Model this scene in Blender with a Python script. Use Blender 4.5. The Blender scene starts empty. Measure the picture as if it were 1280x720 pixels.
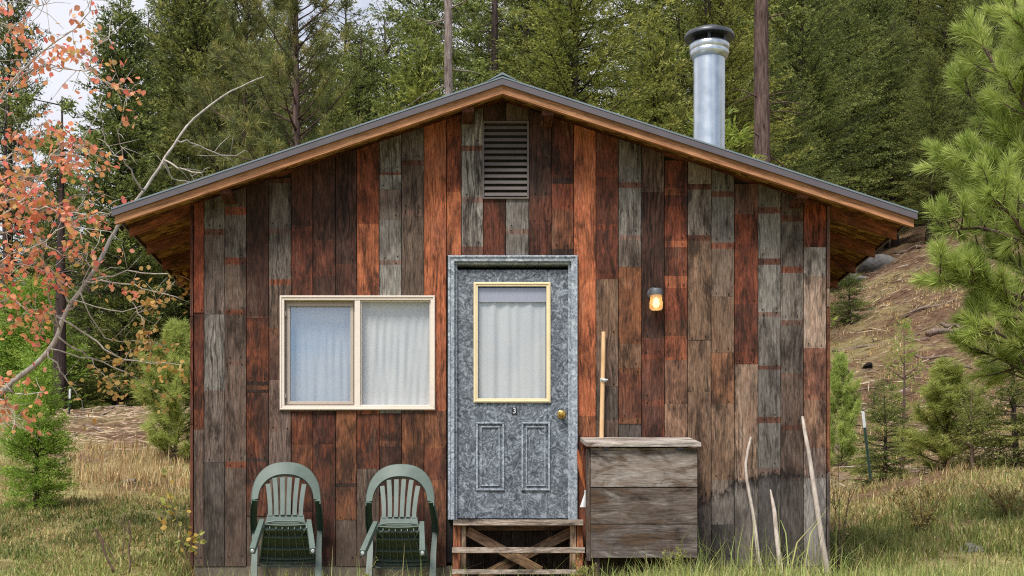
import bpy, math, random
import numpy as np
from mathutils import Vector, Matrix
rng = np.random.default_rng(7); random.seed(7)
S = bpy.context.scene; C = S.collection
F = 1774.0; VX = 590.0; VY = 735.0; CZ = 0.13      # focal length in photo pixels, principal point, eye height
WD = 11.3                                           # distance of the facade
PPM = F / WD
def X(px, d=WD): return (px - VX) / F * d
def Z(py, d=WD): return CZ + (VY - py) / F * d
def lin(c):
    return tuple(((v/255.)/12.92 if v <= 10 else (((v/255.)+.055)/1.055)**2.4) for v in c[:3])
def sstep(a, b, x):
    t = np.clip((np.asarray(x, float)-a)/(b-a), 0, 1); return t*t*(3-2*t)

# ------------------------------------------------------------------ bookkeeping
def tag(o, label=None, cat=None, group=None, kind=None):
    if label: o['label'] = label
    if cat: o['category'] = cat
    if group: o['group'] = group
    if kind: o['kind'] = kind
    return o
def empty(name, loc=(0,0,0), rz=0, label=None, cat=None, group=None):
    o = bpy.data.objects.new(name, None); C.objects.link(o)
    o.location = loc; o.rotation_euler = (0,0,rz); o.empty_display_size = .1
    return tag(o, label, cat, group)
def np_mesh(name, V, F3=None, F4=None, pt=None, uv=None):
    V = np.asarray(V, np.float32).reshape(-1,3)
    me = bpy.data.meshes.new(name)
    n3 = 0 if F3 is None else len(F3); n4 = 0 if F4 is None else len(F4)
    me.vertices.add(len(V)); me.vertices.foreach_set('co', V.ravel())
    idx = []
    if n3: idx.append(np.asarray(F3, np.int32).ravel())
    if n4: idx.append(np.asarray(F4, np.int32).ravel())
    idx = np.concatenate(idx)
    me.loops.add(len(idx)); me.loops.foreach_set('vertex_index', idx)
    me.polygons.add(n3+n4)
    st = np.concatenate([np.arange(n3)*3, n3*3+np.arange(n4)*4]).astype(np.int32)
    me.polygons.foreach_set('loop_start', st)
    if pt:
        for k, a in pt.items():
            a = np.asarray(a, np.float32)
            if a.ndim == 1:
                at = me.attributes.new(k, 'FLOAT', 'POINT'); at.data.foreach_set('value', a)
            else:
                at = me.attributes.new(k, 'FLOAT_COLOR', 'POINT'); at.data.foreach_set('color', a.ravel())
    me.update(calc_edges=True); me.validate()
    return me
def link(name, me, mat, parent=None, smooth=False):
    o = bpy.data.objects.new(name, me); C.objects.link(o)
    if mat is not None: me.materials.append(mat)
    if parent is not None: o.parent = parent
    if smooth: me.polygons.foreach_set('use_smooth', np.ones(len(me.polygons), bool))
    return o

# ------------------------------------------------------------------ node materials
class NT:
    def __init__(s, name):
        s.m = bpy.data.materials.new(name); s.m.use_nodes = True; s.t = s.m.node_tree; s.t.nodes.clear()
        s.out = s.n('ShaderNodeOutputMaterial')
    def n(s, typ, **kw):
        nd = s.t.nodes.new(typ)
        for k, v in kw.items(): setattr(nd, k, v)
        return nd
    def set(s, sock, v):
        if isinstance(v, bpy.types.NodeSocket): s.t.links.new(v, sock)
        elif isinstance(v, (tuple, list)):
            sock.default_value = tuple(v)+((1,) if len(v) == 3 and sock.type == 'RGBA' else ())
        else: sock.default_value = v
    def attr(s, name, out='Color'):
        return s.n('ShaderNodeAttribute', attribute_name=name).outputs[out]
    def math(s, op, a, b=0., clamp=False):
        nd = s.n('ShaderNodeMath', operation=op, use_clamp=clamp); s.set(nd.inputs[0], a); s.set(nd.inputs[1], b); return nd.outputs[0]
    def mix(s, f, a, b, mode='MIX'):
        nd = s.n('ShaderNodeMix', data_type='RGBA', blend_type=mode, clamp_factor=True)
        s.set(nd.inputs[0], f); s.set(nd.inputs[6], a); s.set(nd.inputs[7], b); return nd.outputs[2]
    def ramp(s, f, stops):
        nd = s.n('ShaderNodeValToRGB'); s.set(nd.inputs[0], f)
        el = nd.color_ramp.elements
        while len(el) < len(stops): el.new(.5)
        for e, (p, c) in zip(el, stops):
            e.position = p; e.color = (c, c, c, 1) if isinstance(c, (int, float)) else tuple(c)+(1,)
        return nd.outputs[0]
    def mapr(s, v, a, b, c=0., d=1.):
        nd = s.n('ShaderNodeMapRange'); s.set(nd.inputs[0], v)
        for i, q in enumerate((a,b,c,d)): s.set(nd.inputs[1+i], q)
        return nd.outputs[0]
    def vmul(s, v, k):
        nd = s.n('ShaderNodeVectorMath', operation='MULTIPLY'); s.set(nd.inputs[0], v); s.set(nd.inputs[1], k); return nd.outputs[0]
    def noise(s, v, scale=1., detail=3., rough=.55, dist=0., dim='3D', col=False):
        nd = s.n('ShaderNodeTexNoise', noise_dimensions=dim)
        if v is not None: s.set(nd.inputs['Vector'], v)
        s.set(nd.inputs['Scale'], scale); s.set(nd.inputs['Detail'], detail); s.set(nd.inputs['Roughness'], rough); s.set(nd.inputs['Distortion'], dist)
        return nd.outputs['Color' if col else 'Fac']
    def vor(s, v, scale=1., feat='F1', out='Distance', rand=1.):
        nd = s.n('ShaderNodeTexVoronoi', feature=feat); s.set(nd.inputs['Vector'], v); s.set(nd.inputs['Scale'], scale); s.set(nd.inputs['Randomness'], rand)
        return nd.outputs[out]
    def coord(s, which='Object'): return s.n('ShaderNodeTexCoord').outputs[which]
    def pos(s): return s.n('ShaderNodeNewGeometry').outputs['Position']
    def bump(s, h, strength=.5, dist=.01):
        nd = s.n('ShaderNodeBump'); s.set(nd.inputs['Height'], h); nd.inputs['Strength'].default_value = strength; nd.inputs['Distance'].default_value = dist
        return nd.outputs[0]
    def bsdf(s, col, rough=.7, spec=.3, metal=0., bump=None, **kw):
        p = s.n('ShaderNodeBsdfPrincipled')
        s.set(p.inputs['Base Color'], col); s.set(p.inputs['Roughness'], rough); s.set(p.inputs['Specular IOR Level'], spec); s.set(p.inputs['Metallic'], metal)
        if bump is not None: s.set(p.inputs['Normal'], bump)
        for k, v in kw.items(): s.set(p.inputs[k], v)
        return p.outputs[0]
    def done(s, sh): s.t.links.new(sh, s.out.inputs['Surface']); return s.m

def wood_material(name, stain=False, knots=.5, calm=False, stainy=False):
    t = NT(name)
    uv = t.coord('UV')
    ca, cb = t.attr('ca'), t.attr('cb')
    # wavering grain coordinate
    warp = t.noise(t.vmul(uv, (7, 2.2, 1)), 1., 2., .5)
    sx = t.n('ShaderNodeSeparateXYZ'); t.set(sx.inputs[0], uv)
    cx = t.n('ShaderNodeCombineXYZ'); t.set(cx.inputs[0], t.math('ADD', sx.outputs[0], t.math('MULTIPLY', t.math('SUBTRACT', warp, .5), .06)))
    t.set(cx.inputs[1], sx.outputs[1])
    w = cx.outputs[0]
    ra, rb = t.attr('ca','Alpha'), t.attr('cb','Alpha')
    fib = t.noise(t.vmul(w, (95, 11, 1)), 1., 5., .72)
    fine = t.noise(t.vmul(w, (170, 4, 1)), 1., 3., .6)
    strk = t.noise(t.vmul(w, (34, 1.5, 1)), 1., 5., .66)
    blot = t.noise(t.vmul(uv, (11, 5., 1)), 1., 6., .68, .6)
    big = t.noise(t.vmul(uv, (3.4, 1.6, 1)), 1., 4., .6)
    st2 = t.noise(t.vmul(w, (8., 2.0, 1)), 1., 7., .74, .4)
    ring = t.n('ShaderNodeTexWave', wave_type='BANDS', bands_direction='X', wave_profile='SIN')
    t.set(ring.inputs['Vector'], t.vmul(w, (1, .13, 1))); ring.inputs['Scale'].default_value = 9.; ring.inputs['Distortion'].default_value = 12.; ring.inputs['Detail'].default_value = 4.; ring.inputs['Detail Scale'].default_value = 1.8
    f = t.mapr(t.math('ADD', t.math('MULTIPLY', strk, .5), t.math('MULTIPLY', blot, .5)), .40, .58)
    col = t.mix(f, ca, cb)
    col = t.mix(t.math('MULTIPLY', t.mapr(big, .46, .64, 0, .62), ra), col, t.mix(.45, cb, (.12, .098, .082)))
    thr = t.mapr(rb, 0., 1., .0, .10)
    dark = t.mapr(t.math('ADD', st2, thr), .55, .685, 0, .80)
    col = t.mix(dark, col, (.020, .013, .010))
    col = t.mix(t.mapr(st2, .42, .30, 0, .40), col, t.mix(.55, ca, (.34, .26, .19)))
    mul = t.math('MULTIPLY', t.mapr(fib, .30, .70, .34, 1.62), t.mapr(strk, .3, .64, .60, 1.28))
    mul = t.math('MULTIPLY', mul, t.mapr(fine, .3, .62, .72, 1.14))
    rmask = t.math('MULTIPLY', t.mapr(big, .54, .44), t.mapr(ra, .45, .75))
    rg = t.mapr(ring.outputs['Fac'], 0., .42, .42, 1.1)
    mul = t.math('MULTIPLY', mul, t.math('ADD', t.math('MULTIPLY', rmask, rg), t.math('SUBTRACT', 1., rmask)))
    if stainy:
        sn = t.noise(t.vmul(uv, (5.5, 1.9, 1)), 1., 4., .6, 1.6)
        col = t.mix(t.mapr(sn, .50, .62, 0., .8), col, (.085, .05, .028)); col = t.mix(t.mapr(sn, .42, .34, 0., .45), col, (.36, .33, .30)); mul = t.math('ADD', t.math('MULTIPLY', mul, .6), .40)
    if calm: mul = t.math('ADD', t.math('MULTIPLY', mul, .45), .52); col = t.mix(.6, col, t.mix(t.mapr(strk, .4, .6), ca, cb))
    # knots and nail holes
    kd = t.vor(t.vmul(w, (4.2, 1.5, 1)), 1.)
    kn = t.math('MULTIPLY', t.mapr(kd, .04, .12, 1., 0.), knots)
    kr = t.math('MULTIPLY', t.mapr(kd, .10, .26, 1., 0.), t.mapr(t.math('SINE', t.math('MULTIPLY', kd, 190.)), -1., 1., 0., .55*knots))
    mul = t.math('MULTIPLY', mul, t.math('SUBTRACT', 1., t.math('MULTIPLY', kr, .7)))
    vm = t.n('ShaderNodeVectorMath', operation='SCALE'); t.set(vm.inputs[0], col); t.set(vm.inputs[3], mul)
    col = t.mix(t.math('MULTIPLY', kn, .8), vm.outputs[0], (.022, .014, .01))
    crack = t.mapr(t.noise(t.vmul(w, (64, 1.6, 1)), 1., 3., .6), .585, .66)
    col = t.mix(t.math('MULTIPLY', crack, .62), col, (.018, .013, .011))
    if stain:
        p = t.pos(); sp = t.n('ShaderNodeSeparateXYZ'); t.set(sp.inputs[0], p)
        px, pz = sp.outputs[0], sp.outputs[2]
        line = t.mapr(px, X(858), X(925), Z(630), Z(600))
        line = t.math('ADD', line, t.mapr(px, X(925), X(1035), 0, .06))
        cz = t.n('ShaderNodeCombineXYZ'); t.set(cz.inputs[0], t.math('MULTIPLY', px, 38.)); t.set(cz.inputs[2], t.math('MULTIPLY', pz, 2.5))
        jag = t.math('MULTIPLY', t.math('SUBTRACT', t.noise(cz.outputs[0], 1., 5., .78), .5), .34)
        jag2 = t.math('MULTIPLY', t.math('SUBTRACT', t.noise(p, 3.6, 5., .65), .5), .26)
        dd = t.math('ADD', t.math('SUBTRACT', pz, line), t.math('ADD', jag, jag2))
        on = t.math('MULTIPLY', t.mapr(px, X(856), X(866)), t.mapr(px, X(1012), X(1000)))
        on2 = t.mapr(px, X(856), X(866))
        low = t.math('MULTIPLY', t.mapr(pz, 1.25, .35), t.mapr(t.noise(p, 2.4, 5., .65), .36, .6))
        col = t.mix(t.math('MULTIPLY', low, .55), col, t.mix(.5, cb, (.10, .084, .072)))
        below = t.math('MULTIPLY', t.mapr(dd, .01, -.05), on2)
        hs = t.n('ShaderNodeHueSaturation'); hs.inputs['Saturation'].default_value = .55; hs.inputs['Value'].default_value = .95; t.set(hs.inputs['Color'], col)
        col = t.mix(t.math('MULTIPLY', below, .7), col, hs.outputs[0])
        band = t.math('MULTIPLY', t.math('MULTIPLY', t.mapr(dd, .035, .0), t.mapr(dd, -.085, -.01)), t.math('ADD', t.math('MULTIPLY', on, .68), t.math('MULTIPLY', on2, .25)))
        band = t.math('MULTIPLY', band, t.mapr(t.noise(p, 13., 4., .7), .34, .52))
        col = t.mix(band, col, (.012, .009, .008))
    h = t.math('ADD', t.math('MULTIPLY', fib, .6), t.math('MULTIPLY', ring.outputs['Fac'], .4))
    return t.done(t.bsdf(col, .82, .18, bump=t.bump(h, .55, .004)))
M = {}
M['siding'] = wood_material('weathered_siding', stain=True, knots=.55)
M['wood'] = wood_material('rough_lumber', knots=.7)
M['boxwood'] = wood_material('weathered_box_boards', knots=.35, stainy=True)
M['newwood'] = wood_material('sound_lumber', knots=.3, calm=True)
def simple(name, col, rough=.6, spec=.3, metal=0., var=.25, scale=30., bump=0.):
    t = NT(name); n = t.noise(t.coord('Object'), scale, 4., .6); n2 = t.noise(t.coord('Object'), scale*.12, 3., .6)
    k = t.math('ADD', t.math('MULTIPLY', n, .5), t.math('MULTIPLY', n2, .5))
    lo = tuple(c*(1-var) for c in col); hi = tuple(min(1, c*(1+var)) for c in col)
    c = t.mix(t.mapr(k, .35, .65), lo, hi)
    return t.done(t.bsdf(c, rough, spec, metal, t.bump(n, bump, .003) if bump else None))
M['vinyl'] = simple('almond_vinyl', lin((226,214,200)), .45, .4, var=.06)
M['sash'] = simple('taupe_sash', lin((178,166,154)), .45, .4, var=.06)
M['cream'] = simple('cream_trim', lin((236,218,176)), .45, .4, var=.07)
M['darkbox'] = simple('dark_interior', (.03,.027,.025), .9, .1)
M['metal_trim'] = simple('grey_roof_trim', lin((92,86,91)), .5, .4, var=.12, scale=9)
M['metal_roof'] = simple('grey_roof_sheet', lin((120,132,136)), .38, .5, metal=.2, var=.12, scale=6)
M['vent'] = simple('vent_metal', lin((98,89,85)), .55, .35, var=.14, scale=12)
M['concrete'] = simple('foundation_concrete', lin((112,102,90)), .9, .15, var=.3, scale=20, bump=.4)
M['nail'] = simple('rusty_nail', (.018,.012,.010), .7, .2)
def galv():
    t = NT('galvanised_pipe'); sp = t.n('ShaderNodeSeparateXYZ'); o = t.coord('Object'); t.set(sp.inputs[0], o)
    st = t.noise(t.vmul(o, (14, 14, .6)), 1., 3.); sm = t.noise(o, 9., 3., .5)
    c = t.mix(t.mapr(t.math('ADD', t.math('MULTIPLY', st, .6), t.math('MULTIPLY', sm, .4)), .35, .65), lin((172,180,186)), lin((214,220,224)))
    return t.done(t.bsdf(c, t.mapr(sm, .3, .7, .30, .36), .5, .8))
M['galv'] = galv()
M['cap'] = simple('dark_cap_metal', lin((82,84,88)), .4, .5, metal=.6, var=.2)
M['mesh'] = simple('spark_screen', (.012,.012,.013), .7, .2)
M['brass'] = simple('brass', lin((214,176,96)), .25, .5, metal=.9, var=.1)
M['chair'] = simple('faded_green_plastic', lin((100,114,106)), .5, .35, var=.18, scale=14)
M['chair_arm_shade'] = simple('shaded_green_plastic', lin((66,88,76)), .5, .35, var=.1, scale=14)  # unfaded arm green, with the shade of down-facing undersides painted into it
M['chair_seat'] = simple('seat_green_plastic', lin((92,104,90)), .55, .3, var=.14, scale=14)
M['white_paint'] = simple('white_paint', lin((214,216,218)), .6, .3, var=.06)
M['post_green'] = simple('post_green', lin((44,66,56)), .6, .3, var=.2)
M['lamp_metal'] = simple('lamp_housing', lin((100,102,106)), .5, .4, metal=.4, var=.15)
M['black_tile'] = simple('black_tile', (.02,.02,.022), .3, .4)
M['stone'] = simple('grey_boulder', lin((126,122,116)), .9, .15, var=.4, scale=5, bump=.6)
M['char'] = simple('charred_wood', (.02,.018,.017), .9, .1, var=.5, scale=9, bump=.6)
def driftwood(name, a, b):
    t = NT(name); o = t.coord('Object')
    f = t.noise(t.vmul(o, (30,30,4)), 1., 5., .65); g = t.noise(o, 3.5, 3., .6)
    c = t.mix(t.mapr(f, .35, .65), a, b); c = t.mix(t.mapr(g, .5, .7, 0, .5), c, tuple(v*.45 for v in b))
    return t.done(t.bsdf(c, .85, .15, bump=t.bump(f, .6, .006)))
M['drift'] = driftwood('bleached_stick', lin((206,194,182)), lin((160,146,134)))
M['staff'] = driftwood('pale_staff', lin((232,196,152)), lin((214,172,122)))
M['deadfall'] = driftwood('dead_log', lin((158,140,126)), lin((92,76,66)))
M['bark'] = driftwood('conifer_bark', lin((118,98,90)), lin((66,52,48)))
M['bark_dark'] = driftwood('dark_bark', lin((84,70,66)), lin((44,36,34)))
M['bark_pale'] = driftwood('pale_bark', lin((168,156,150)), lin((112,98,92)))
M['aspen'] = driftwood('smooth_grey_bark', lin((206,198,188)), lin((160,150,140)))
M['twig'] = driftwood('twig_bark', lin((124,104,90)), lin((80,62,54)))
def door_mat(name, a, b, c):
    t = NT(name); o = t.coord('Object')
    n0 = t.noise(o, 9., 2., .5, col=True)
    v = t.n('ShaderNodeVectorMath', operation='MULTIPLY_ADD'); t.set(v.inputs[0], n0); v.inputs[1].default_value = (.16,.16,.16); t.set(v.inputs[2], o)
    n = t.noise(v.outputs[0], 21., 4., .66, 1.6); n2 = t.noise(o, 75., 3., .6, .8)
    k = t.math('ADD', t.math('MULTIPLY', n, .75), t.math('MULTIPLY', n2, .25))
    col = t.ramp(k, [(.36, a), (.5, b), (.62, c)])
    return t.done(t.bsdf(col, .48, .4, bump=t.bump(k, .25, .004)))
M['door'] = door_mat('mottled_grey_door', lin((48,52,58)), lin((98,105,113)), lin((156,164,172)))
M['doorframe'] = door_mat('mottled_grey_casing', lin((92,100,110)), lin((148,157,166)), lin((194,200,206)))
def osb():
    t = NT('chip_board'); o = t.coord('Object')
    v = t.vor(t.vmul(o, (14, 30, 14)), 1., out='Color'); sp = t.n('ShaderNodeSeparateColor'); t.set(sp.inputs[0], v)
    n = t.noise(o, 40., 4.)
    col = t.ramp(t.math('ADD', t.math('MULTIPLY', sp.outputs[0], .7), t.math('MULTIPLY', n, .3)), [(.15, lin((84,54,26))), (.5, lin((140,98,50))), (.9, lin((186,146,86)))])
    return t.done(t.bsdf(col, .75, .2))
M['osb'] = osb()
def glass(name, refl, rough=.0):
    t = NT(name); lw = t.n('ShaderNodeFresnel'); lw.inputs['IOR'].default_value = 1.5
    tr = t.n('ShaderNodeBsdfTransparent'); tr.inputs[0].default_value = (.985,.99,.99,1)
    g = t.n('ShaderNodeBsdfGlossy'); g.inputs['Roughness'].default_value = rough; g.inputs['Color'].default_value = (1,1,1,1)
    f = t.math('ADD', t.math('MULTIPLY', lw.outputs[0], .5), refl, True)
    mx = t.n('ShaderNodeMixShader'); t.set(mx.inputs[0], f); t.t.links.new(tr.outputs[0], mx.inputs[1]); t.t.links.new(g.outputs[0], mx.inputs[2])
    return t.done(mx.outputs[0])
M['glass'] = glass('window_glass', .012); M['glass_mirror'] = glass('screened_glass', .15, .0)
def cloth():
    t = NT('white_cloth'); n = t.noise(t.coord('Object'), 40., 3.); n2 = t.noise(t.coord('Object'), 4., 3.)
    c = t.mix(t.mapr(n2, .35, .65), lin((247,248,248)), lin((238,240,243)))
    d = t.n('ShaderNodeBsdfDiffuse'); t.set(d.inputs[0], c); tl = t.n('ShaderNodeBsdfTranslucent'); t.set(tl.inputs[0], c)
    mx = t.n('ShaderNodeMixShader'); mx.inputs[0].default_value = .04; t.t.links.new(d.outputs[0], mx.inputs[1]); t.t.links.new(tl.outputs[0], mx.inputs[2])
    return t.done(mx.outputs[0])
M['cloth'] = cloth()
M['hem'] = simple('lavender_hem', lin((206,206,220)), .9, .1, var=.05)
def emit(name, col, s):
    t = NT(name); e = t.n('ShaderNodeEmission'); e.inputs[0].default_value = col+(1,); e.inputs[1].default_value = s
    return t.done(e.outputs[0])
M['bulb'] = emit('lit_bulb', (1., .62, .25), 5.)
def jar():
    t = NT('frosted_jar'); d = t.n('ShaderNodeBsdfTranslucent'); d.inputs[0].default_value = (1,.76,.5,1)
    d2 = t.n('ShaderNodeBsdfTransparent'); d2.inputs[0].default_value = (1,.9,.76,1)
    gl = t.n('ShaderNodeBsdfGlossy'); gl.inputs['Roughness'].default_value = .15
    m1 = t.n('ShaderNodeMixShader'); m1.inputs[0].default_value = .45; t.t.links.new(d.outputs[0], m1.inputs[1]); t.t.links.new(d2.outputs[0], m1.inputs[2])
    m2 = t.n('ShaderNodeMixShader'); m2.inputs[0].default_value = .12; t.t.links.new(m1.outputs[0], m2.inputs[1]); t.t.links.new(gl.outputs[0], m2.inputs[2])
    return t.done(m2.outputs[0])
M['jar'] = jar()
def leafmat(name, dark, mid, light, trans=.3, rough=.55):
    t = NT(name); tint = t.attr('tint', 'Fac')
    oi = t.n('ShaderNodeObjectInfo').outputs['Random']
    col = t.ramp(tint, [(0., dark), (.5, mid), (1., light)])
    hs = t.n('ShaderNodeHueSaturation'); t.set(hs.inputs['Hue'], t.mapr(oi, 0, 1, .488, .512)); t.set(hs.inputs['Value'], t.mapr(oi, 0, 1, .88, 1.14)); t.set(hs.inputs['Color'], col)
    p = t.n('ShaderNodeBsdfPrincipled'); t.set(p.inputs['Base Color'], hs.outputs[0]); p.inputs['Roughness'].default_value = rough; p.inputs['Specular IOR Level'].default_value = .25
    tl = t.n('ShaderNodeBsdfTranslucent'); t.set(tl.inputs[0], hs.outputs[0])
    mx = t.n('ShaderNodeMixShader'); mx.inputs[0].default_value = trans; t.t.links.new(p.outputs[0], mx.inputs[1]); t.t.links.new(tl.outputs[0], mx.inputs[2])
    return t.done(mx.outputs[0])
def L3(*cs): return [tuple(v for v in lin(c)) for c in cs]
M['fir_dark'] = leafmat('fir_needles_dark', *L3((50,62,36),(126,138,72),(184,186,108)), trans=.38)
M['fir_mid'] = leafmat('fir_needles_mid', *L3((54,68,38),(136,146,74),(196,196,114)), trans=.38)
M['fir_yellow'] = leafmat('fir_needles_yellow', *L3((70,80,38),(150,156,74),(206,202,116)), trans=.38)
M['pine_far'] = leafmat('pine_needles_far', *L3((66,78,44),(130,138,78),(194,176,108)), trans=.35)
M['pine_near'] = leafmat('pine_needles_near', *L3((132,150,72),(182,194,104),(218,220,146)), trans=.40)
M['larch'] = leafmat('larch_needles', *L3((114,138,56),(156,178,76),(198,208,112)), trans=.42)
M['shrub'] = leafmat('shrub_leaves', *L3((138,126,70),(176,158,92),(200,180,120)), trans=.35)
M['olive'] = leafmat('olive_needles', *L3((120,124,72),(160,162,100),(196,190,130)), trans=.4)
M['weed'] = leafmat('weed_leaves', *L3((110,116,58),(158,160,84),(196,190,112)), trans=.35)
M['leafy'] = leafmat('yellow_green_leaves', *L3((120,132,60),(170,170,74),(206,178,84)), trans=.4)
def attrleaf(name, trans=.35):
    t = NT(name); c = t.attr('col')
    p = t.n('ShaderNodeBsdfPrincipled'); t.set(p.inputs['Base Color'], c); p.inputs['Roughness'].default_value = .6; p.inputs['Specular IOR Level'].default_value = .2
    tl = t.n('ShaderNodeBsdfTranslucent'); t.set(tl.inputs[0], c)
    mx = t.n('ShaderNodeMixShader'); mx.inputs[0].default_value = trans; t.t.links.new(p.outputs[0], mx.inputs[1]); t.t.links.new(tl.outputs[0], mx.inputs[2])
    return t.done(mx.outputs[0])
M['autumn'] = attrleaf('autumn_leaves', .45); M['grass'] = attrleaf('grass_blades', .35); M['stick'] = attrleaf('ground_litter', 0.)

# ------------------------------------------------------------------ terrain
Ly = np.array([-30,-10,0,4,7,9,10.4,11.3,12,13,15,18,21,24,26,28,32,40,60,90,140,400.])
Lz = np.array([-3.2,-2.2,-1.4,-.78,-.33,-.16,-.14,-.08,.08,.42,.85,1.5,2.15,2.85,3.28,3.42,3.5,3.6,4.3,6,9,12.])
Ry = np.array([-30,-10,0,4,7,9,10.4,11.3,12,13,15,17,19,20.5,22,25,28,34,40,48,56,70,90,140,400.])
Rz = np.array([-3.2,-2.2,-1.4,-.78,-.33,-.16,-.14,-.08,.08,.40,.82,1.24,1.62,1.72,1.84,2.5,3.4,5.5,7.7,10.4,13.,17.4,24.,40,90.])
def _ip(y, a, b): return (np.interp(y-.5,a,b)+2*np.interp(y,a,b)+np.interp(y+.5,a,b))/4
def terr(x, y, bumps=True):
    x = np.asarray(x, float); y = np.asarray(y, float)
    a = x/np.maximum(y, 4.); w = sstep(-.10, .16, a)
    z = _ip(y,Ly,Lz)*(1-w)+_ip(y,Ry,Rz)*w
    z = z + w*.33*np.clip(x-.30*y, -9, 26)*sstep(23, 46, y)
    z = z - .42*w*(1-sstep(.24,.36,a))*sstep(12.5,16,y)*(1-sstep(20,25,y))
    m = sstep(-2.75,-2.3,x)*(1-sstep(2.9,3.35,x))*sstep(10.6,11.2,y)*(1-sstep(17.3,19.5,y))
    z = z*(1-m) + -.13*m
    z = z + .13*sstep(.5,1.4,x)*sstep(8.2,9.4,y)*(1-sstep(10.3,11.0,y))*(1-sstep(3.6,5.,x))
    if bumps:
        k = np.clip((y-9)/14., .0, 1.6)
        z = z + .05*k*(np.sin(1.9*x+.7*y)+np.sin(-1.1*x+2.3*y+1.7)*.8+np.sin(3.7*x+2.9*y)*.45+np.sin(5.1*x-4.3*y+.5)*.35)
    return z + CZ
def ground(px, d): x = X(px, d); return (x, d, float(terr(x, d)))
def hit(px, py, lo=11.5, hi=140.):
    d = lo
    while d < hi:
        if terr(X(px,d), d) >= Z(py,d): break
        d += .08
    return (X(px,d), d, float(terr(X(px,d), d)))
def ground_mat():
    t = NT('hillside_ground'); p = t.pos(); sp = t.n('ShaderNodeSeparateXYZ'); t.set(sp.inputs[0], p)
    n1 = t.noise(p, .45, 5., .6); n2 = t.noise(p, 2.2, 6., .68); n3 = t.noise(p, 11., 5., .7); n4 = t.noise(t.vmul(p, (3,9,9)), 1., 4., .65)
    duff = t.ramp(t.math('ADD', t.math('MULTIPLY', n2, .5), t.math('MULTIPLY', n3, .5)), [(.33, lin((54,40,32))), (.48, lin((100,77,60))), (.6, lin((136,111,88))), (.72, lin((174,150,124)))])
    grs = t.ramp(t.math('ADD', t.math('MULTIPLY', n4, .5), t.math('MULTIPLY', n3, .5)), [(.33, lin((92,90,56))), (.5, lin((146,138,92))), (.66, lin((188,174,126)))])
    gf = t.math('MULTIPLY', t.mapr(n1, .38, .56), t.mapr(sp.outputs[1], 30., 20.))
    gf = t.math('MAXIMUM', gf, t.mapr(sp.outputs[1], 12.6, 11.4))
    far = t.math('MULTIPLY', t.mapr(n1, .5, .64), t.mapr(sp.outputs[1], 26., 34., 0., .55))
    gf = t.math('MAXIMUM', gf, far)
    col = t.mix(gf, duff, grs)
    col = t.mix(t.math('MULTIPLY', t.mapr(n3, .6, .72), .6), col, lin((70,54,46)))
    h = t.math('ADD', t.math('MULTIPLY', n2, .5), t.math('MULTIPLY', n3, .5))
    return t.done(t.bsdf(col, .95, .08, bump=t.bump(h, .9, .09)))
def make_ground():
    xs = np.concatenate([[-400,-200,-110],np.arange(-70,-16,2.),np.arange(-16,24,.3),np.arange(24,80,2.),[110,200,400]])
    ys = np.concatenate([[-60,-30,-15,-6,0,3,5,7],np.arange(8,34,.25),np.arange(34,70,.8),np.arange(70,150,4.),[200,300,400]])
    gx, gy = np.meshgrid(xs, ys); gz = terr(gx, gy)
    V = np.stack([gx,gy,gz],-1).reshape(-1,3); nx = len(xs); ny = len(ys)
    i = (np.arange(ny-1)[:,None]*nx+np.arange(nx-1)[None]).ravel()
    o = link('ground', np_mesh('ground', V, F4=np.stack([i,i+1,i+nx+1,i+nx],1)), ground_mat(), smooth=True)
    tag(o, 'grassy and needle strewn hillside rising behind the cabin', 'ground', kind='structure')
make_ground()

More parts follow.
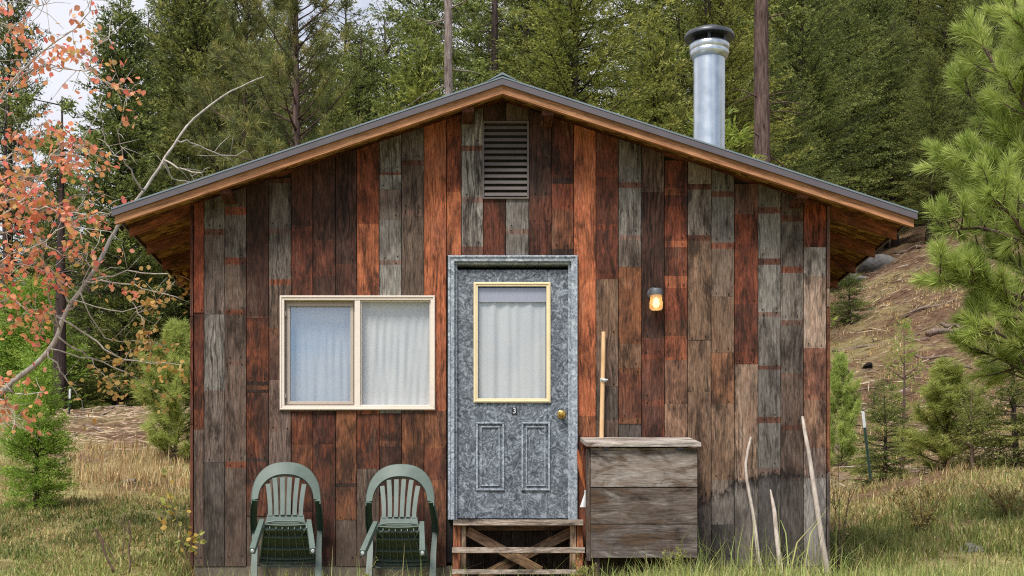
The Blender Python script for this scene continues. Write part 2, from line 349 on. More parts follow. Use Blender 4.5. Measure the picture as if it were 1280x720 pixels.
# ------------------------------------------------------------------ wood builder
WK = 1.24; DS = .13
def tone(c, k=1.):
    l = lin(c); g = .3*l[0]+.55*l[1]+.15*l[2]
    return tuple(min(.75, (v*(1-DS)+g*DS)*WK*k) for v in l)+(random.random(),)
class WB:
    """boxes / prisms with board colours (ca, cb) and a UV running along the grain in metres"""
    def __init__(s): s.v=[]; s.f=[]; s.a=[]; s.b=[]; s.uv=[]
    def quad(s, P, a, b, uv):
        i = len(s.v); s.v += [tuple(p) for p in P]; s.f.append(tuple(range(i,i+len(P)))); s.a.append(a); s.b.append(b); s.uv += list(uv)
    def hexa(s, P, a, b, grain=2, off=None):
        """P: 8 corners, 0-3 bottom ring (ccw seen from above), 4-7 top ring"""
        off = off if off is not None else (random.uniform(0,60), random.uniform(0,60))
        for q in ((0,3,2,1),(4,5,6,7),(0,1,5,4),(1,2,6,5),(2,3,7,6),(3,0,4,7)):
            pts = [P[k] for k in q]
            s.quad(pts, a, b, [s._uv(p, grain, off) for p in pts])
    @staticmethod
    def _uv(p, grain, off):
        v = p[grain]; o = [p[k] for k in range(3) if k != grain]
        return (off[0]+o[0]+o[1]*.9, off[1]+v)
    def box(s, x0,x1,y0,y1,z0,z1, a, b=None, grain=2, off=None):
        s.hexa([(x0,y0,z0),(x1,y0,z0),(x1,y1,z0),(x0,y1,z0),(x0,y0,z1),(x1,y0,z1),(x1,y1,z1),(x0,y1,z1)], a, b or a, grain, off)
    def bar(s, p, q, w, h, a, b=None, up=(0,0,1)):
        """rectangular bar from p to q, w across and h along up; its grain follows its length"""
        p=Vector(p); q=Vector(q); d=(q-p); L=d.length; d.normalize(); u=Vector(up); sd=d.cross(u).normalized(); u=sd.cross(d).normalized()
        off=(random.uniform(0,60), random.uniform(0,60)); P=[]
        for t, o in ((0,p),(1,q)):
            for (i,j) in ((-1,-1),(1,-1),(1,1),(-1,1)): P.append(o+sd*(i*w/2)+u*(j*h/2))
        loc=[(i*w/2,j*h/2,k*L) for k in (0,1) for (i,j) in ((-1,-1),(1,-1),(1,1),(-1,1))]
        for f in ((0,3,2,1),(4,5,6,7),(0,1,5,4),(1,2,6,5),(2,3,7,6),(3,0,4,7)):
            s.quad([P[k] for k in f], a, b or a, [(off[0]+loc[k][0]+loc[k][1]*.9, off[1]+loc[k][2]) for k in f])
    def build(s, name, mat, parent=None):
        me = bpy.data.meshes.new(name); me.from_pydata(s.v, [], s.f)
        uvl = me.uv_layers.new(name='UVMap'); uvl.data.foreach_set('uv', np.array(s.uv, np.float32).ravel())
        for k, arr in (('ca', s.a), ('cb', s.b)):
            at = me.attributes.new(k, 'FLOAT_COLOR', 'CORNER')
            rep = np.repeat(np.array(arr, np.float32), [len(f) for f in s.f], axis=0); at.data.foreach_set('color', rep.ravel())
        me.update()
        return link(name, me, mat, parent)
class PB:
    """plain geometry: boxes, sweeps, lathes"""
    def __init__(s): s.v=[]; s.f=[]
    def box(s, x0,x1,y0,y1,z0,z1):
        i=len(s.v); s.v += [(x0,y0,z0),(x1,y0,z0),(x1,y1,z0),(x0,y1,z0),(x0,y0,z1),(x1,y0,z1),(x1,y1,z1),(x0,y1,z1)]
        s.f += [tuple(i+k for k in q) for q in ((0,3,2,1),(4,5,6,7),(0,1,5,4),(1,2,6,5),(2,3,7,6),(3,0,4,7))]; return s
    def frame(s, x0,x1,z0,z1, w, y0,y1):
        s.box(x0,x1,y0,y1,z1-w,z1); s.box(x0,x1,y0,y1,z0,z0+w); s.box(x0,x0+w,y0,y1,z0+w,z1-w); s.box(x1-w,x1,y0,y1,z0+w,z1-w); return s
    def prism(s, poly, y0, y1):
        """(x,z) polygon extruded along y"""
        i=len(s.v); n=len(poly); s.v += [(p[0],y0,p[1]) for p in poly]+[(p[0],y1,p[1]) for p in poly]
        s.f.append(tuple(range(i,i+n))); s.f.append(tuple(range(i+2*n-1,i+n-1,-1)))
        for k in range(n): s.f.append((i+(k+1)%n, i+k, i+n+k, i+n+(k+1)%n))
        return s
    def ring(s, rings, closed_ends=True):
        i=len(s.v); n=len(rings[0])
        for r in rings: s.v += [tuple(p) for p in r]
        for a in range(len(rings)-1):
            for k in range(n): s.f.append((i+a*n+k, i+a*n+(k+1)%n, i+(a+1)*n+(k+1)%n, i+(a+1)*n+k))
        if closed_ends: s.f.append(tuple(i+k for k in reversed(range(n)))); s.f.append(tuple(i+(len(rings)-1)*n+k for k in range(n)))
        return s
    def tube(s, pts, radii, sides=8, jitter=0.):
        pts=[Vector(p) for p in pts]; R=[]
        u=None
        for k,p in enumerate(pts):
            d=(pts[min(k+1,len(pts)-1)]-pts[max(k-1,0)]).normalized()
            if u is None: u=d.orthogonal().normalized()
            u=(u-d*u.dot(d)).normalized(); v=d.cross(u)
            r=radii[k] if hasattr(radii,'__len__') else radii
            R.append([p+(u*math.cos(t)+v*math.sin(t))*r*(1+random.uniform(-jitter,jitter)) for t in [2*math.pi*q/sides for q in range(sides)]])
        return s.ring(R)
    def lathe(s, prof, c=(0,0,0), sides=32, axis='z'):
        R=[]
        for (r,h) in prof:
            q=[]
            for k in range(sides):
                t=2*math.pi*k/sides
                q.append((c[0]+r*math.cos(t), c[1]+r*math.sin(t), c[2]+h) if axis=='z' else (c[0]+r*math.cos(t), c[1]-h, c[2]+r*math.sin(t)))
            R.append(q)
        return s.ring(R)
    def sweep(s, pts, w, h, side):
        """flat strip: w along `side`, h across it"""
        R=[]; sd0=Vector(side)
        pts=[Vector(p) for p in pts]
        for k,p in enumerate(pts):
            d=(pts[min(k+1,len(pts)-1)]-pts[max(k-1,0)]).normalized(); sd=(sd0-d*sd0.dot(d)).normalized(); n=d.cross(sd)
            ww=w[k] if hasattr(w,'__len__') else w; hh=h[k] if hasattr(h,'__len__') else h
            R.append([p+sd*ww/2+n*hh/2, p-sd*ww/2+n*hh/2, p-sd*ww/2-n*hh/2, p+sd*ww/2-n*hh/2])
        return s.ring(R)
    def build(s, name, mat, parent=None, smooth=False, bevel=0., xf=None):
        me=bpy.data.meshes.new(name); me.from_pydata([tuple(v) for v in s.v],[],s.f); me.update()
        if xf is not None: me.transform(xf)
        o=link(name, me, mat, parent)
        if bevel:
            b=o.modifiers.new('bevel','BEVEL'); b.width=bevel; b.segments=2; b.limit_method='ANGLE'; b.angle_limit=math.radians(40)
        if smooth:
            me.polygons.foreach_set('use_smooth', np.ones(len(me.polygons), bool))
            me.set_sharp_from_angle(angle=math.radians(50))
        return o

# ------------------------------------------------------------------ cabin
TN = {'G':((120,114,107),(92,84,77)),'G2':((144,138,129),(112,104,95)),'GB':((106,88,75),(80,62,50)),'GP':((108,90,80),(88,66,54)),
 'TB':((128,101,79),(100,73,54)),'DB':((78,48,36),(52,34,28)),'DR':((112,56,36),(68,38,28)),'R':((146,70,36),(100,46,28)),'O':((176,100,54),(142,72,40)),
 'BO':((138,84,48),(78,46,31)),'DO':((124,64,34),(44,29,24)),'K':((38,30,28),(54,40,34)),'RB':((118,62,40),(78,42,30)),'LT':((156,130,109),(130,98,75)),
 'LG':((160,150,140),(126,114,104)),'DG':((86,76,68),(60,53,48)),'RG':((120,82,66),(94,76,68)),'BG':((116,96,84),(88,68,58))}
ridge_x = .235; ridge_z = Z(97, 10.95); SL = .337; SR = .325
xe_l = X(143, 10.95); xe_r = X(1143, 10.95)
def roof_z(x): return ridge_z - (SL*(ridge_x-x) if x < ridge_x else SR*(x-ridge_x))
y_front = 10.95; y_wall = WD; y_back = 17.35
wl, wr = X(238), X(1037)
wall_bot = Z(707)
cols = [
 (242,255,"R/391 | DR/483 | DO/537 | GP/708"),
 (255,281,"G/286 , RB/294 , GP/393 | G/488 , GP/578 | DG/708"),
 (281,308,"GB/259 , R/269 , G/322 , R/331 , GB/387 , R/394 , GP/451 , RG/458 , BG/577 , R/585 , GP/708"),
 (308,336,"DB/395 , RB/398 | DO/477 , K/482 , BO/487 , K/491 | DO/573 , K/577 , DO/645 | GB/708"),
 (336,364,"GB/222 , DR/229 , G/285 , RG/293 , G/349 , R/356 , GB/410 , BO/418 , RB/475 | RG/540 , BG/708"),
 (364,391,"DB/283 , RB/289 , DR/345 , RB/516 | DO/556 , BO/590 , DO/640 | RB/708"),
 (391,419.5,"DB/300 , DR/345 , DB/518 | DR/555 | DO/625 | DR/708"),
 (419.5,446,"DB/330 , DR/514 | BO/604 , K/609 , BO/650 | GB/708"),
 (446,474,"R/280 , O/518 | DO/586 | GB/708"),
 (474,502,"G/215 , RB/219 , G2/237 | RG/262 , GB/275 , G/325 , RG/331 , G2/517 | DO/551 , BO/558 , DB/620 | RB/708"),
 (502,530,"G/200 , RB/207 , GB/262 , RG/270 , GB/517 | BO/600 | RB/708"),
 (530,558,"O/514 | BO/560 , RB/600 , BO/708"),
 (558,576.6,"R/175 , R/240 , O/320"),
 (576.6,604,"G2/182 , RB/189 , G/246 , RG/254 , G/308 , RB/319"),
 (604,632,"DB/152 | DR/285 , RB/319"),
 (632,661,"GB/152 | G/286 , RG/293 , G/319"),
 (661,689,"DB/200 , DB/245 , RB/280 , DR/319"),
 (689,717,"DR/222 , K/230 , R/262 , BO/311 , K/319"),
 (717,745,"O/410 , O/520 , BO/545 , RB/708"),
 (745,773,"RB/214 , R/221 , RB/280 , R/287 , DR/342 , R/349 | TB/420 , BG/483 | DG/525 , RG/529 , GB/708"),
 (773,802,"G/228 , RB/235 , G/294 , RG/300 , GB/334 | BO/430 , TB/460 , BO/468 , RB/524 , BO/530 | DG/708"),
 (802,830.5,"GB/240 , DB/422 | RB/444 , R/449 , RB/500 , R/508 , RB/708"),
 (830.5,859.5,"DR/200 , R/235 , O/244 , DR/258 , R/301 , O/309 , DO/345 , O/360 , R/400 , BO/420 , O/450 , TB/505 | LT/550 , BO/708"),
 (859.5,889,"G2/230 , DR/237 , G2/294 , RB/301 , TB/425 | TB/490 | TB/620 , BG/708"),
 (889,918,"G/239 , RB/246 , G/303 , R/311 , TB/371 | TB/441 | BO/505 , TB/600 , G/656 | DG/708"),
 (918,947.5,"DR/230 , RG/268 , R/311 , R/380 , RB/440 , R/455 | LT/600 , G/708"),
 (947.5,976,"G/259 , RB/267 , G2/323 , DR/331 , G2/390 , RG/396 , G/457 , RB/462 , G/521 , RB/529 , G/585 , RG/593 , DG/708"),
 (976,1004.5,"GB/269 , DR/277 , G/333 , R/341 , G2/400 , RG/407 , G/466 , RG/473 , GP/531 , RB/538 , GP/600 , DG/708"),
 (1004.5,1033,"R/309 | LG/345 , LT/435 , R/500 , BO/560 , RG/598 , LG/708"),
]
win = (350,544,370,513); door = (560,722,320,648); vent = (603,661,152,249)
cabin = empty('cabin', (0,0,0), 0, 'rustic cabin clad in mismatched reclaimed boards, with a low metal roof', 'cabin')
def siding():
    w = WB()
    holes = [win, (door[0],door[1],door[2],760), vent]
    for (x0p,x1p,spec) in cols:
        x0, x1 = X(x0p)+.0028, X(x1p)-.0028
        ytop = 40.; depth = random.uniform(-.004,.004)
        for board in spec.split('|'):
            sec = [q.strip().split('/') for q in board.split(',')]
            prev = ytop if ytop > 50 else 120.; spans = []
            for nm_, yb_ in sec: spans.append((float(yb_)-prev, nm_)); prev = float(yb_)
            main = TN[max(spans)[1]]
            off = (random.uniform(0,80), random.uniform(0,80)); depth = random.uniform(-.0045,.0045)
            k0 = random.uniform(.88,1.12); al, bl = random.random(), random.random()
            for name, yb in sec:
                yb = float(yb); a, b = TN[name]
                kk = .74 if (yb-ytop < 12 and ytop > 50) else .66
                a = tuple(kk*q+(1-kk)*r for q, r in zip(a, main[0])); b = tuple(kk*q+(1-kk)*r for q, r in zip(b, main[1]))
                ka = k0*random.uniform(.95,1.06)
                if name in ('DO','DR','BO','DB','R'): bl = max(bl, .55+.45*random.random())
                pieces = [(ytop, yb, x0, x1)]
                for hx0,hx1,hy0,hy1 in holes:
                    nxt = []
                    for (t,bm,xa,xb) in pieces:
                        pa, pb = xa*PPM+VX, xb*PPM+VX
                        if pb <= hx0+.6 or pa >= hx1-.6 or bm <= hy0 or t >= hy1: nxt.append((t,bm,xa,xb)); continue
                        if t < hy0: nxt.append((t,hy0+.5,xa,xb))
                        if bm > hy1: nxt.append((hy1-.5,bm,xa,xb))
                        if pa < hx0-.6: nxt.append((max(t,hy0+.5),min(bm,hy1-.5),xa,X(hx0+1.)))
                        if pb > hx1+.6: nxt.append((max(t,hy0+.5),min(bm,hy1-.5),X(hx1-1.),xb))
                    pieces = nxt
                for (t,bm,xa,xb) in pieces:
                    gap = .0016 if (bm == yb and (name,str(int(yb))) == tuple(sec[-1])) else 0.
                    zb = Z(bm)+gap
                    zl, zr = min(Z(t), roof_z(xa)-.06), min(Z(t), roof_z(xb)-.06)
                    if zl <= zb or zr <= zb: continue
                    y0 = y_wall+depth; y1 = y_wall+.018
                    w.hexa([(xa,y0,zb),(xb,y0,zb),(xb,y1,zb),(xa,y1,zb),(xa,y0,zl),(xb,y0,zr),(xb,y1,zr),(xa,y1,zl)], tone(a,ka)[:3]+(al,), tone(b,ka)[:3]+(bl,), 2, off)
                ytop = yb
    for (x0p,x1p,spec) in cols:
        yy = [float(s_.split('/')[1]) for b_ in spec.split('|') for s_ in b_.split(',')]
        for y_ in yy[:-1]+[700.]:
            for fx in (.22,.78):
                nx, ny = x0p+(x1p-x0p)*fx+random.uniform(-1.5,1.5), y_-random.uniform(2,6)
                if any(h[0]-3 < nx < h[1]+3 and h[2]-3 < ny < h[3]+3 for h in (win,door,vent)) or random.random() < .2: continue
                x_, z_ = X(nx), Z(ny)
                if z_ > roof_z(x_)-.16: continue
                w.box(x_-.0045,x_+.0045,y_wall-.0075,y_wall-.0046,z_-.0045,z_+.0045,(.014,.010,.008,.5))
    # corner trim strips
    for (xa,xb) in ((238,241.4),(1033.6,1037)):
        for (t,bm,nm) in ((40,395,'RB'),(396,530,'DR'),(531,708,'RB')) if xa < 500 else ((40,360,'RG'),(361,384,'LT'),(385,590,'BO'),(591,708,'GP')):
            z1 = min(Z(t), roof_z(X(xa))-.06); z0 = Z(bm)+.001
            w.box(X(xa),X(xb),y_wall-.012,y_wall+.03,z0,z1,tone(TN[nm][0]),tone(TN[nm][1]),2)
    return w.build('siding', M['siding'], cabin)
siding()
# structural shell behind the boards (opening for window and door), side and rear walls
def shell():
    p = PB(); y0,y1 = y_wall+.02, y_wall+.12; L,R = wl+.01, wr-.01
    wx0,wx1,wz0,wz1 = X(win[0]+2),X(win[1]-2),Z(win[3]-2),Z(win[2]+2); dx0,dx1,dz1 = X(door[0]+2),X(door[1]-2),Z(door[2]+2); zb=wall_bot+.025
    def up(xa,xb,z0): p.prism([(xa,z0),(xb,z0)]+([(xb,roof_z(xb)-.07),(ridge_x,ridge_z-.07),(xa,roof_z(xa)-.07)] if xa<ridge_x<xb else [(xb,roof_z(xb)-.07),(xa,roof_z(xa)-.07)]), y0, y1)
    up(L,wx0,zb); up(wx0,wx1,wz1); up(wx1,dx0,zb); up(dx0,dx1,dz1); up(dx1,R,zb)
    p.box(wx0,wx1,y0,y1,zb,wz0); p.box(dx0,dx1,y0,y1,zb,Z(650))
    return p.build('wall_sheathing', M['darkbox'], cabin)
shell()
def side_boards():
    for side, xs in ((-1,(wl+.004,wl+.03)),(1,(wr-.03,wr-.004))):
        w = WB(); y = y_wall+.032
        while y < y_back-.4:
            wd = random.uniform(.15,.2); a,b = TN[random.choice(['G','GB','DB','RB','R','TB','GP','BO'])]
            zt = roof_z(xs[0] if side<0 else xs[1])-.07
            w.box(xs[0],xs[1],y,min(y+wd-.003,y_back-.37),.1,zt,tone(a),tone(b),2); y += wd
        w.build('side_wall', M['wood'], cabin)
    p = PB(); p.prism([(wl+.03,-.2),(wr-.03,-.2),(wr-.03,roof_z(wr)-.07),(ridge_x,ridge_z-.07),(wl+.03,roof_z(wl)-.07)], y_back-.46, y_back-.36); p.build('rear_wall', M['darkbox'], cabin)
    p = PB(); p.box(wl+.05,wr-.05,y_wall+.14,y_back-.48,.55,.62); p.build('cabin_floor', M['darkbox'], cabin)
side_boards()
PB().box(wl+.03,wr-.03,y_wall+.004,y_wall+.16,-.3,wall_bot-.002).build('foundation', M['concrete'], cabin)
# roof
def roof():
    p = PB()
    ov = .03
    for (xa, s) in ((xe_l-.02, -1),(xe_r+.02, 1)):
        za = roof_z(xa)
        poly = [(xa,za),(ridge_x,ridge_z),(ridge_x,ridge_z-.012),(xa,za-.012)]
        if s > 0: poly = poly[::-1]
        p.prism(poly, y_front-.03, y_back)
    rf = p.build('roof', M['metal_roof'], cabin)
    q = PB()
    for sgn in (-1,1):
        xa = ridge_x+sgn*.115
        poly = [(xa,roof_z(xa)+.004),(ridge_x,ridge_z+.03),(ridge_x,ridge_z+.012),(xa,roof_z(xa)-.0)]
        if sgn > 0: poly = poly[::-1]
        q.prism(poly, y_front-.034, y_back)
    q.build('ridge_cap', M['metal_roof'], rf)
    t = PB()
    for xa, s in ((xe_l-.016,-1),(xe_r+.016,1)):
        poly = [(xa,roof_z(xa)-.013),(ridge_x,ridge_z-.013),(ridge_x,ridge_z-.062),(xa,roof_z(xa)-.062)]
        if s>0: poly = poly[::-1]
        t.prism(poly, y_front-.026, y_front-.008)
    for xa in (xe_l-.016, xe_r+.004):
        t.box(xa, xa+.012, y_front-.006, y_back, roof_z(xa)-.05, roof_z(xa)-.017)
    t.build('roof_edge_trim', M['metal_trim'], rf)
    d = PB()
    for xa, s in ((xe_l,-1),(xe_r-.0,1)):
        poly = [(xa,roof_z(xa)-.014),(ridge_x,ridge_z-.014),(ridge_x,ridge_z-.028),(xa,roof_z(xa)-.028)]
        if s>0: poly = poly[::-1]
        d.prism(poly, y_front-.004, y_back-.02)
    d.build('soffit_board', M['osb'], rf)
    return rf
RF = roof()
def rafter(xe, y, name, a, b, dz0=.03, dz1=.128, th=.038, mat='wood'):
    """one rafter from the ridge to the eave, cut plumb"""
    w = WB(); off=(random.uniform(0,60),random.uniform(0,60))
    n = 6; xs = [ridge_x+(xe-ridge_x)*k/n for k in range(n+1)]
    for k in range(n):
        xa, xb = xs[k], xs[k+1]
        if xa > xb: xa, xb = xb, xa
        ta, tb = roof_z(xa), roof_z(xb)
        w.hexa([(xa,y,ta-dz1),(xb,y,tb-dz1),(xb,y+th,tb-dz1),(xa,y+th,ta-dz1),(xa,y,ta-dz0),(xb,y,tb-dz0),(xb,y+th,tb-dz0),(xa,y+th,ta-dz0)], a, b, 0, off)
    w.uv = [(off[0]+(v[2]-roof_z(v[0]))+v[1]*.9, off[1]+v[0]) for v in w.v]
    return w.build(name, M[mat], cabin)
for xe in (xe_l+.005, xe_r-.005):
    a, b = (tone((190,134,90),1.), tone((158,104,66),1.))
    rafter(xe, y_front, 'barge_board', a, b, .031, .122, mat='newwood')
for i in range(10):
    y = y_wall+.035+i*.61
    for xe in (xe_l+.02, xe_r-.02):
        k = random.uniform(.85,1.1)
        rafter(xe, y, 'rafter', tone((150,86,50),k), tone((112,60,36),k), .031, .125)
for px in (585, 684, 284, 1000):
    w = WB(); x = X(px, 11.1); zt = roof_z(x)-.128
    w.box(x-.045,x+.045,y_front+.045,y_wall-.008,zt-.030,zt+.004,tone((104,58,38)),tone((78,44,30)),1); w.build('lookout', M['wood'], cabin)
# gable vent
vt = PB(); x0,x1,z0,z1 = X(vent[0]),X(vent[1]),Z(vent[3]),Z(vent[2])
vt.frame(x0,x1,z0,z1,.014,y_wall-.014,y_wall+.05); VT = vt.build('gable_vent', M['vent'], cabin)
sl = PB(); nsl = 12
for k in range(nsl):
    zc = z1-.02-(z1-z0-.04)*(k+.5)/nsl; h = (z1-z0-.04)/nsl
    i = len(sl.v); ya, yb = y_wall-.011, y_wall-.002; zb_, zt_ = zc-h*.40, zc+h*.16
    sl.v += [(x0+.012,ya,zb_),(x1-.012,ya,zb_),(x1-.012,ya+.004,zb_),(x0+.012,ya+.004,zb_),(x0+.012,yb,zt_),(x1-.012,yb,zt_),(x1-.012,yb+.004,zt_),(x0+.012,yb+.004,zt_)]
    sl.f += [tuple(i+q for q in f) for f in ((0,3,2,1),(4,5,6,7),(0,1,5,4),(1,2,6,5),(2,3,7,6),(3,0,4,7))]
sl.build('louvre', M['vent'], VT)
PB().box(x0+.01,x1-.01,y_wall+.052,y_wall+.06,z0+.01,z1-.01).build('vent_backing', M['mesh'], VT)
# window
def window():
    x0,x1,z0,z1 = X(win[0]),X(win[1]),Z(win[3]),Z(win[2])
    f = PB(); f.frame(x0,x1,z0,z1,.036,y_wall-.022,y_wall+.09)
    f.frame(x0+.003,x1-.003,z0+.003,z1-.003,.013,y_wall-.030,y_wall-.0225)
    xm0,xm1 = X(443.5),X(450.5); f.box(xm0,xm1,y_wall-.018,y_wall+.09,z0+.036,z1-.036)
    W = f.build('window', M['vinyl'], cabin, bevel=.003)
    s = PB(); s.frame(x0+.038,xm0-.002,z0+.038,z1-.038,.036,y_wall+.035,y_wall+.06)
    s.frame(x0+.052,xm0-.014,z0+.052,z1-.054,.024,y_wall+.025,y_wall+.034)
    for zz in (z0+.12, z1-.14): s.box(x0+.036,x0+.05,y_wall+.005,y_wall+.034,zz-.02,zz+.02)
    s.build('sash', M['sash'], W, bevel=.002)
    PB().box(x0+.07,xm0-.03,y_wall+.045,y_wall+.049,z0+.07,z1-.07).build('pane', M['glass_mirror'], W)
    PB().box(xm1-.004,x1-.034,y_wall+.012,y_wall+.016,z0+.034,z1-.034).build('pane', M['glass'], W)
    PB().frame(xm1+.001,x1-.037,z0+.037,z1-.037,.008,y_wall-.002,y_wall+.03).build('glazing_bead', M['vinyl'], W)
window()
# chimney
cx, cy = X(886.5, 13.5), 13.5
rr = .148; ztop = Z(66,13.5); zbot = roof_z(cx)-.1
CH = PB().lathe([(rr,zbot),(rr,zbot+.6),(rr,ztop)],(cx,cy,0),48).build('chimney', M['galv'], cabin, smooth=True)
PB().lathe([(rr+.002,Z(75,13.5)),(rr+.03,Z(71,13.5)),(rr+.036,Z(66,13.5)),(rr+.03,Z(64.5,13.5)),(rr+.04,Z(62,13.5)),(rr+.04,Z(57,13.5)),(rr+.025,Z(55,13.5)),(.02,Z(54.5,13.5))],(cx,cy,0),48).build('collar', M['galv'], CH, smooth=True)
PB().lathe([(rr-.01,Z(55,13.5)),(rr-.01,Z(42,13.5))],(cx,cy,0),32).build('spark_screen', M['mesh'], CH, smooth=True)
PB().lathe([(.235,Z(48.5,13.5)),(.238,Z(47,13.5)),(.225,Z(43,13.5)),(.16,Z(39,13.5)),(.01,Z(37.5,13.5)),(.005,Z(40,13.5)),(.15,Z(41.5,13.5)),(.215,Z(45,13.5))],(cx,cy,0),48).build('rain_cap', M['cap'], CH, smooth=True)
for k in range(6):
    t = k*math.pi/3+.35; PB().box(cx+.17*math.cos(t)-.012,cx+.17*math.cos(t)+.012,cy+.17*math.sin(t)-.006,cy+.17*math.sin(t)+.006,Z(56,13.5),Z(42,13.5)).build('cap_bracket', M['cap'], CH)
# door
def make_door():
    x0,x1,z0,z1 = X(560),X(722),Z(650),Z(320)
    f = PB(); cw = .052
    f.box(x0,x1,y_wall-.03,y_wall+.12,z1-.048,z1); f.box(x0,x0+cw,y_wall-.03,y_wall+.12,z0,z1-.048); f.box(x1-cw,x1,y_wall-.03,y_wall+.12,z0,z1-.048)
    # moulded steps on the casing
    f.box(x0+.004,x1-.004,y_wall-.038,y_wall-.0305,z1-.02,z1-.004); f.box(x0+.004,x0+.02,y_wall-.038,y_wall-.0305,z0,z1-.02); f.box(x1-.02,x1-.004,y_wall-.038,y_wall-.0305,z0,z1-.02)
    f.box(x0+cw,x0+cw+.022,y_wall+.006,y_wall+.12,z0,z1-.066); f.box(x1-cw-.022,x1-cw,y_wall+.006,y_wall+.12,z0,z1-.066); f.box(x0+cw,x1-cw,y_wall+.0,y_wall+.12,z1-.066,z1-.048)
    FR = f.build('door_frame', M['doorframe'], cabin, bevel=.003)
    lx0,lx1,lz0,lz1 = X(571),X(714),Z(648),Z(336)
    yd = y_wall+.03
    wx0,wx1,wz0,wz1 = X(595),X(685),Z(500),Z(355)
    d = PB(); mould = PB()
    d.box(lx0,wx0,yd,yd+.045,lz0,lz1); d.box(wx1,lx1,yd,yd+.045,lz0,lz1); d.box(wx0,wx1,yd,yd+.045,lz0,wz0); d.box(wx0,wx1,yd,yd+.045,wz1,lz1)
    for (pa,pb) in ((595,630.5),(652,688)):
        a0,a1,b0,b1 = X(pa),X(pb),Z(613),Z(527)
        mould.frame(a0,a1,b0,b1,.016,yd-.014,yd-.0005); mould.frame(a0+.036,a1-.036,b0+.036,b1-.036,.010,yd-.011,yd-.0005)
    D = d.build('door', M['door'], cabin, bevel=.004)
    mould.build('panel_moulding', M['doorframe'], D, bevel=.004)
    g = PB(); g.frame(X(592),X(688.5),Z(503),Z(352),.034,yd-.014,yd-.0005); g.frame(X(593),X(687.5),Z(502),Z(353),.012,yd-.021,yd-.0145)
    g.build('window_frame', M['cream'], D, bevel=.003)
    PB().box(X(597),X(684),yd+.004,yd+.008,Z(498),Z(357)).build('pane', M['glass'], D)
    kx, kz = X(702.3), Z(517.5)
    PB().lathe([(.034,0),(.034,.006),(.022,.012),(.013,.02),(.013,.034),(.024,.042),(.029,.056),(.024,.068),(.012,.073),(.001,.074)],(kx,yd-.0005,kz),24,'y').build('door_knob', M['brass'], D, smooth=True)
    PL = PB().box(X(639.8),X(646.2),yd-.006,yd-.0005,Z(517.8),Z(508.8)).build('number_plate', M['black_tile'], D)
    cu = bpy.data.curves.new('house_number', 'FONT'); cu.body = '3'; cu.size = .075; cu.align_x = 'CENTER'; cu.align_y = 'CENTER'; cu.extrude = .001
    o = bpy.data.objects.new('number_outline', cu); C.objects.link(o)
    bpy.context.view_layer.update()
    me = bpy.data.meshes.new_from_object(o.evaluated_get(bpy.context.evaluated_depsgraph_get())); bpy.data.objects.remove(o)
    me.transform(Matrix.Translation((X(643), yd-.0075, Z(513.2))) @ Matrix.Rotation(math.pi/2,4,'X') @ Matrix.Scale(.85,4)); me.materials.clear()
    link('house_number', me, M['white_paint'], PL)
make_door()
# curtains (hang on rods, so things of their own)
def curtain(name, x0,x1,z0,z1,y, folds, amp, label, mat, seed, hem=None):
    r = np.random.default_rng(seed); nx, nz = 120, 24
    u = np.linspace(0,1,nx); v = np.linspace(0,1,nz); U,Vv = np.meshgrid(u,v)
    yy = np.full_like(U, y)
    for k in range(9):
        fr = r.uniform(.25,1.5)*folds; yy += amp*r.uniform(.25,.75)*np.sin(2*np.pi*fr*(U+.03*r.normal()*np.sin(2.2*Vv+r.uniform(0,6)))+r.uniform(0,6.28))*(1-.45*Vv*r.random())/1.3
    for k in range(5):
        yy += amp*.35*np.sin(r.uniform(4,11)*Vv+r.uniform(8,22)*U+r.uniform(0,6))*np.exp(-((U-r.random())/.15)**2)
    P = np.stack([x0+(x1-x0)*U, yy, z0+(z1-z0)*Vv],-1).reshape(-1,3)
    i = (np.arange(nz-1)[:,None]*nx+np.arange(nx-1)[None]).ravel()
    me = np_mesh(name, P, F4=np.stack([i,i+1,i+nx+1,i+nx],1))
    o = link(name, me, mat, None, True); tag(o, label, 'curtain')
    if hem:
        h = PB(); h.box(x0-.004,x1+.004,y-.022,y-.018,hem,z1+.022); h.build('hem', M['hem'], o)
    return o
curtain('window_curtain', X(352),X(447),Z(512),Z(372), y_wall+.13, 8, .008, 'thin white curtain behind the sliding left half of the window', M['cloth'], 3)
curtain('window_curtain', X(448),X(542),Z(512),Z(370), y_wall+.075, 9, .006, 'white curtain behind the fixed right half of the window', M['cloth'], 5)
curtain('door_curtain', X(598),X(682.5),Z(499),Z(362), y_wall+.068, 6, .007, 'white curtain gathered behind the glass of the grey door', M['cloth'], 8, hem=Z(376))
PB().box(X(345),X(548),y_wall+.24,y_wall+.26,Z(525),Z(360)).build('window_dark_sheet', M['darkbox'], cabin)  # dark sheet behind the curtains, standing in for the unlit room
PB().box(X(585),X(695),y_wall+.17,y_wall+.19,Z(510),Z(345)).build('door_dark_sheet', M['darkbox'], cabin)  # near-black panel in place of the room's darkness behind the door glass

